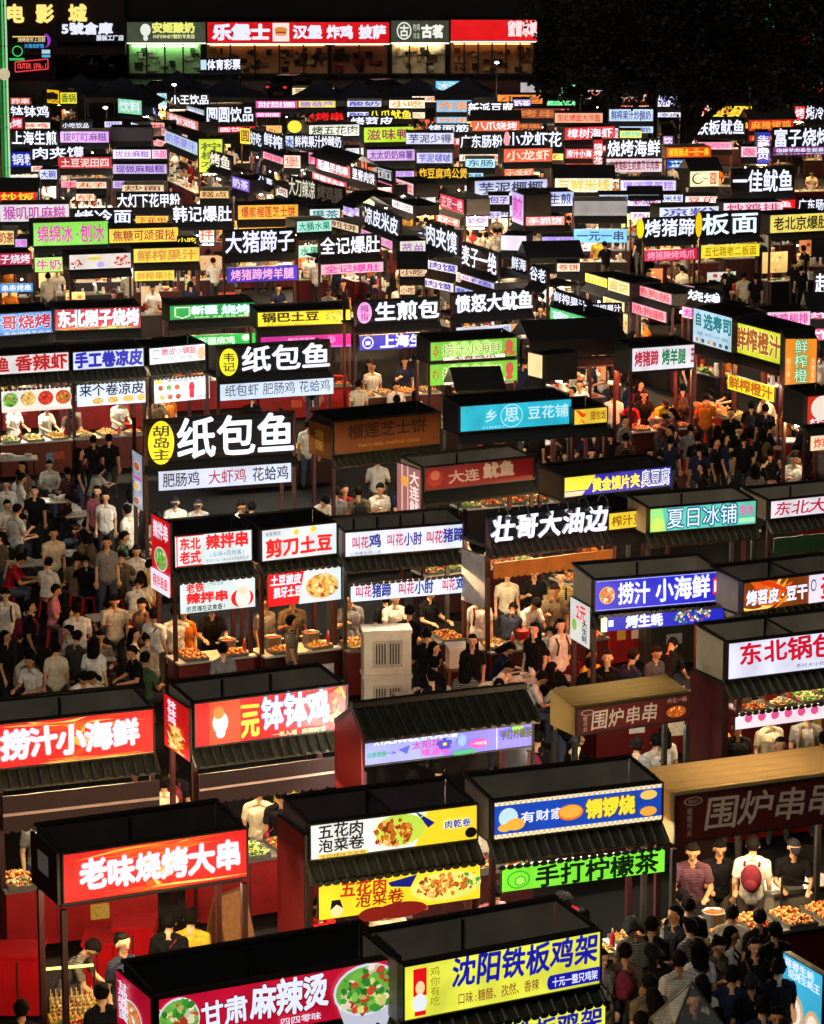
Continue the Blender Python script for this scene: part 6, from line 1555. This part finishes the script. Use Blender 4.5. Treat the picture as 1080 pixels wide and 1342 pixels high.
def make_car(col, lab):
    t = thing('parked_car', lab, 'car', (0, 0, 0), 0, 'cars parked between tents and shops'); m = df(col, .25, .1, 3, .3)
    prof = [(-2.2, .35), (-2.2, .75), (-2.05, .92), (-1.3, .98), (-.7, 1.42), (.7, 1.46), (1.45, 1.02), (2.1, .9), (2.2, .6), (2.15, .35)]
    mb = MB(); n = len(prof)
    for s in (-1, 1): pass
    V = [(x, s * (.88 if z < 1.1 else .7), z) for s in (-1, 1) for x, z in prof]
    mb.add(V, [tuple(range(n)), tuple(range(2 * n - 1, n - 1, -1))] + [(k, n + k, n + (k + 1) % n, (k + 1) % n) for k in range(n)], m); mb.build('body', t)
    mb = MB(); gl = df('#0a0d12', .08, .1)
    for s in (-1, 1): mb.add([(x, s * y, z) for x, y, z in ((-1.1, .84, 1.02), (1.2, .84, 1.05), (.65, .725, 1.4), (-.65, .725, 1.37))], [(0, 1, 2, 3) if s < 0 else (3, 2, 1, 0)], gl)
    mb.add([(-1.27, -.68, 1.03), (-1.27, .68, 1.03), (-.74, .62, 1.41), (-.74, -.62, 1.41)], [(3, 2, 1, 0)], gl); mb.add([(1.42, -.68, 1.07), (1.42, .68, 1.07), (.76, .62, 1.44), (.76, -.62, 1.44)], [(0, 1, 2, 3)], gl); mb.build('windows', t)
    for x in (-1.4, 1.4):
        for s in (-1, 1):
            w = MB(); w.tube((x, s * .72, .33), (x, s * .9, .33), .33, .33, 18, df('#0c0c0c', .8, .2)); wh = w.build('wheel', t); w = MB(); w.tube((x, s * .901, .33), (x, s * .915, .33), .2, .19, 14, M_STEEL); w.build('rim', wh)
    for s in (-1, 1): mb = MB(); mb.ball((-2.19, s * .68, .68), (.05, .16, .09), em('#ff3a2a', .8), 8, 6); mb.build('tail_light', t); mb = MB(); mb.ball((2.14, s * .66, .68), (.07, .16, .09), em('#fff4e0', 6), 8, 6); mb.build('headlight', t)
    return t
car0 = None
for px, py, rot, wh in ((378, 106, 1.2, 'car parked nose to the market, before the burger fascia'), (168, 118, 2.6, 'car with red tail lights, left of the mint-green drinks stall'), (215, 114, -1.9, 'car with headlights on, left of the lottery letters'), (500, 112, .3, 'car between tents, in front of the olive fascia')):
    p = at_z(px, py, 1.0)
    if car0 is None: car0 = make_car('#24262a', 'dark ' + wh); c = car0
    else:
        c = car0.copy(); COL.objects.link(c); c['label'] = 'dark ' + wh
        for ch in list(car0.children):
            d = ch.copy(); COL.objects.link(d); d.parent = c
            for g in ch.children: e = g.copy(); COL.objects.link(e); e.parent = d
    c.location = (p.x, p.y, 0); c.rotation_euler = (0, 0, rot)
def lamp_post(px, py, z, lab, k):
    p = at_z(px, py, z); t = thing('street_lamp', lab, 'street lamp', (p.x, p.y, 0), 0, 'street lamps behind the market')
    mb = MB(); mb.tube((0, .2, 0), (0, .2, z), .07, .05, 8, M_POSTG); mb.tube((0, .22, z), (0, -.3, z + .15), .03, .03, 6, M_POSTG); mb.build('pole', t)
    mb = MB(); mb.ball((0, -.35, z + .06), (.13, .16, .07), em('#fff6e6', k), 10, 6); mb.mats[0].cycles.emission_sampling = 'AUTO'; mb.build('lamp_head', t)
lamp_post(651, 83, 4.5, 'street lamp before the red corner fascia', 14); lamp_post(1036, 59, 6.5, 'street lamp near the upper right corner, by the red sign', 14); lamp_post(229, 112, 3.6, 'low street lamp in front of the yoghurt shop', 10); lamp_post(139, 142, 3.2, 'low street lamp right of the yellow far signs', 10); lamp_post(985, 57, 6.8, 'street lamp seen through the right side of the tree', 10)
lott = stall('kiosk with bare white lottery characters in front of the burger shop', (263, 93), (316, 92), 77, 'k', [T('体育彩票', .16, .99, .05, .95, 'w', bold=.03), ('R', 0, .14, .1, .9, 'S')], zb=3.0, letters=True, roof='flat', inner='k', eave='flat', far=True, staff=0, lampk=.5)
lott['o']['group'] = 'lit food stalls of the night market'
# right-hand corner building
FYb = 252.0
def bx_(px): return at_y(px, 60, FYb).x
def bz_(py): return at_y(600, py, FYb).z
t = thing('corner_building', 'unlit corner building with green vertical neon and red sign at the upper right', 'building', (bx_(1040), FYb, 0)); ox = bx_(1040)
mb = MB(); mb.box(bx_(985) - ox, bx_(1300) - ox, .1, 14, 0, 16, M_WALL); mb.build('wall', t)
mb = MB(); mb.text('十里', bx_(1001) - ox, bx_(1014) - ox, bz_(36), bz_(-2), -.1, em('#3ae070', .9), .03, vert=True); mb.build('green_neon', t)
mb = MB(); mb.box(bx_(1022) - ox, bx_(1120) - ox, -.3, .0, bz_(60), bz_(42), M_EDGE); mb.rect(bx_(1024) - ox, bx_(1118) - ox, bz_(59), bz_(43), -.31, em('#8a1a1c', .7, True)); mb.text('面馆小吃', bx_(1062) - ox, bx_(1112) - ox, bz_(59), bz_(44), -.33, em('c', .9), .03); mb.build('red_sign', t)
# ---------------------------------------------------------------- the big tree
def tree(px, py, lab, cx, cz, rx, rz, nl, seed, trunk=.42):
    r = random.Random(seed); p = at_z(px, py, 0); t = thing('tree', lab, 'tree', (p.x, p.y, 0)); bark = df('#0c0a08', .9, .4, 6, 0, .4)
    mb = MB(); ends = []
    def limb_(a, d, L, r0, dep):
        b = a + d * L; m = a.lerp(b, .5) + Vector((r.uniform(-.1, .1), r.uniform(-.1, .1), 0)) * L; mb.tube(a, m, r0, r0 * .85, 8, bark); mb.tube(m, b, r0 * .85, r0 * .68, 8, bark)
        if dep == 0 or r0 < .03: ends.append(b); return
        for k in range(3 if dep > 1 else 2):
            nd = (d + Vector((r.uniform(-1, 1), r.uniform(-1, 1), r.uniform(-.15, .6))) * .85).normalized(); limb_(b, nd, L * r.uniform(.6, .85), r0 * .6, dep - 1)
        ends.append(b)
    limb_(Vector((0, 0, 0)), Vector((.02, 0, 1)), 3.0, trunk, 4); mb.build('trunk', t)
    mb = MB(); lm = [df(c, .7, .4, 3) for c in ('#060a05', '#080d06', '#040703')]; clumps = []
    for k in range(190):
        a, q, h = r.uniform(0, 6.283), math.sqrt(r.random()), r.uniform(-1, 1); w_ = math.sqrt(max(.05, 1 - h * h)) * (1 + .2 * math.sin(3 * a + 1) + .14 * math.sin(7 * a)); clumps.append((Vector((cx + rx * q * w_ * math.cos(a), rx * .75 * q * w_ * math.sin(a), cz + rz * h)), r.uniform(.5, 1.5)))
    for k in range(60):
        a = r.uniform(0, 6.283); clumps.append((Vector((cx + rx * .95 * math.cos(a), rx * .7 * math.sin(a), cz - rz * r.uniform(.5, 1.2))), r.uniform(.25, .6)))
    for k in range(nl):
        c, s = r.choice(clumps); v = Vector((r.gauss(0, 1), r.gauss(0, 1), r.gauss(0, .7))) * s * .55; q = c + v; S = r.uniform(.14, .34)
        d = Vector((r.uniform(-1, 1), r.uniform(-1, 1), r.uniform(-1, .4))).normalized(); e = d.orthogonal().normalized()
        if r.random() < .5: e = d.cross(e)
        mb.add([q, q + d * S * .5 + e * S * .32, q + d * S, q + d * S * .5 - e * S * .32], [(0, 1, 2, 3)], r.choice(lm))
    mb.build('crown', t)
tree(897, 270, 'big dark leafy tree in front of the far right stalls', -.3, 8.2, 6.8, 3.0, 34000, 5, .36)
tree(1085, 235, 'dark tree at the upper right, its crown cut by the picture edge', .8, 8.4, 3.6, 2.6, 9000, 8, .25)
# guests drifting along the far rows
k = 0
for i in STALLS:
    if not i['far'] or i['L' if 'L' in i else 'far'] is True: continue
    for q in range(RND.choice((0, 1, 1, 2))):
        p = i['A'] + i['ex'] * (i['w'] * RND.uniform(.1, .9)) - i['ey'] * RND.uniform(.55, 1.0); p.z = 0; p = clear_of_stalls(p)
        po, sh = RND.choice(['stand', 'walk', 'phone', 'reach']), RND.choice(['white', 'black', 'black', 'grey', 'navy', 'cream', 'white']); ro = i['rot'] + math.pi + RND.uniform(-.7, .7)
        if i['ppm'] < 52: crowd_add(po, p, ro, sh, 1.0)
        else: person(po, p, ro, sh, RND.choice(['short', 'long', 'bun', 'short']), 'guest standing before a counter in the far rows of lit stalls', 'guests along the far rows', RND.uniform(.95, 1.04), False)
tag(CROWD.build('distant_crowd'), 'tiny guests and keepers crowding the farthest rows of stalls', 'crowd', None, 'stuff')
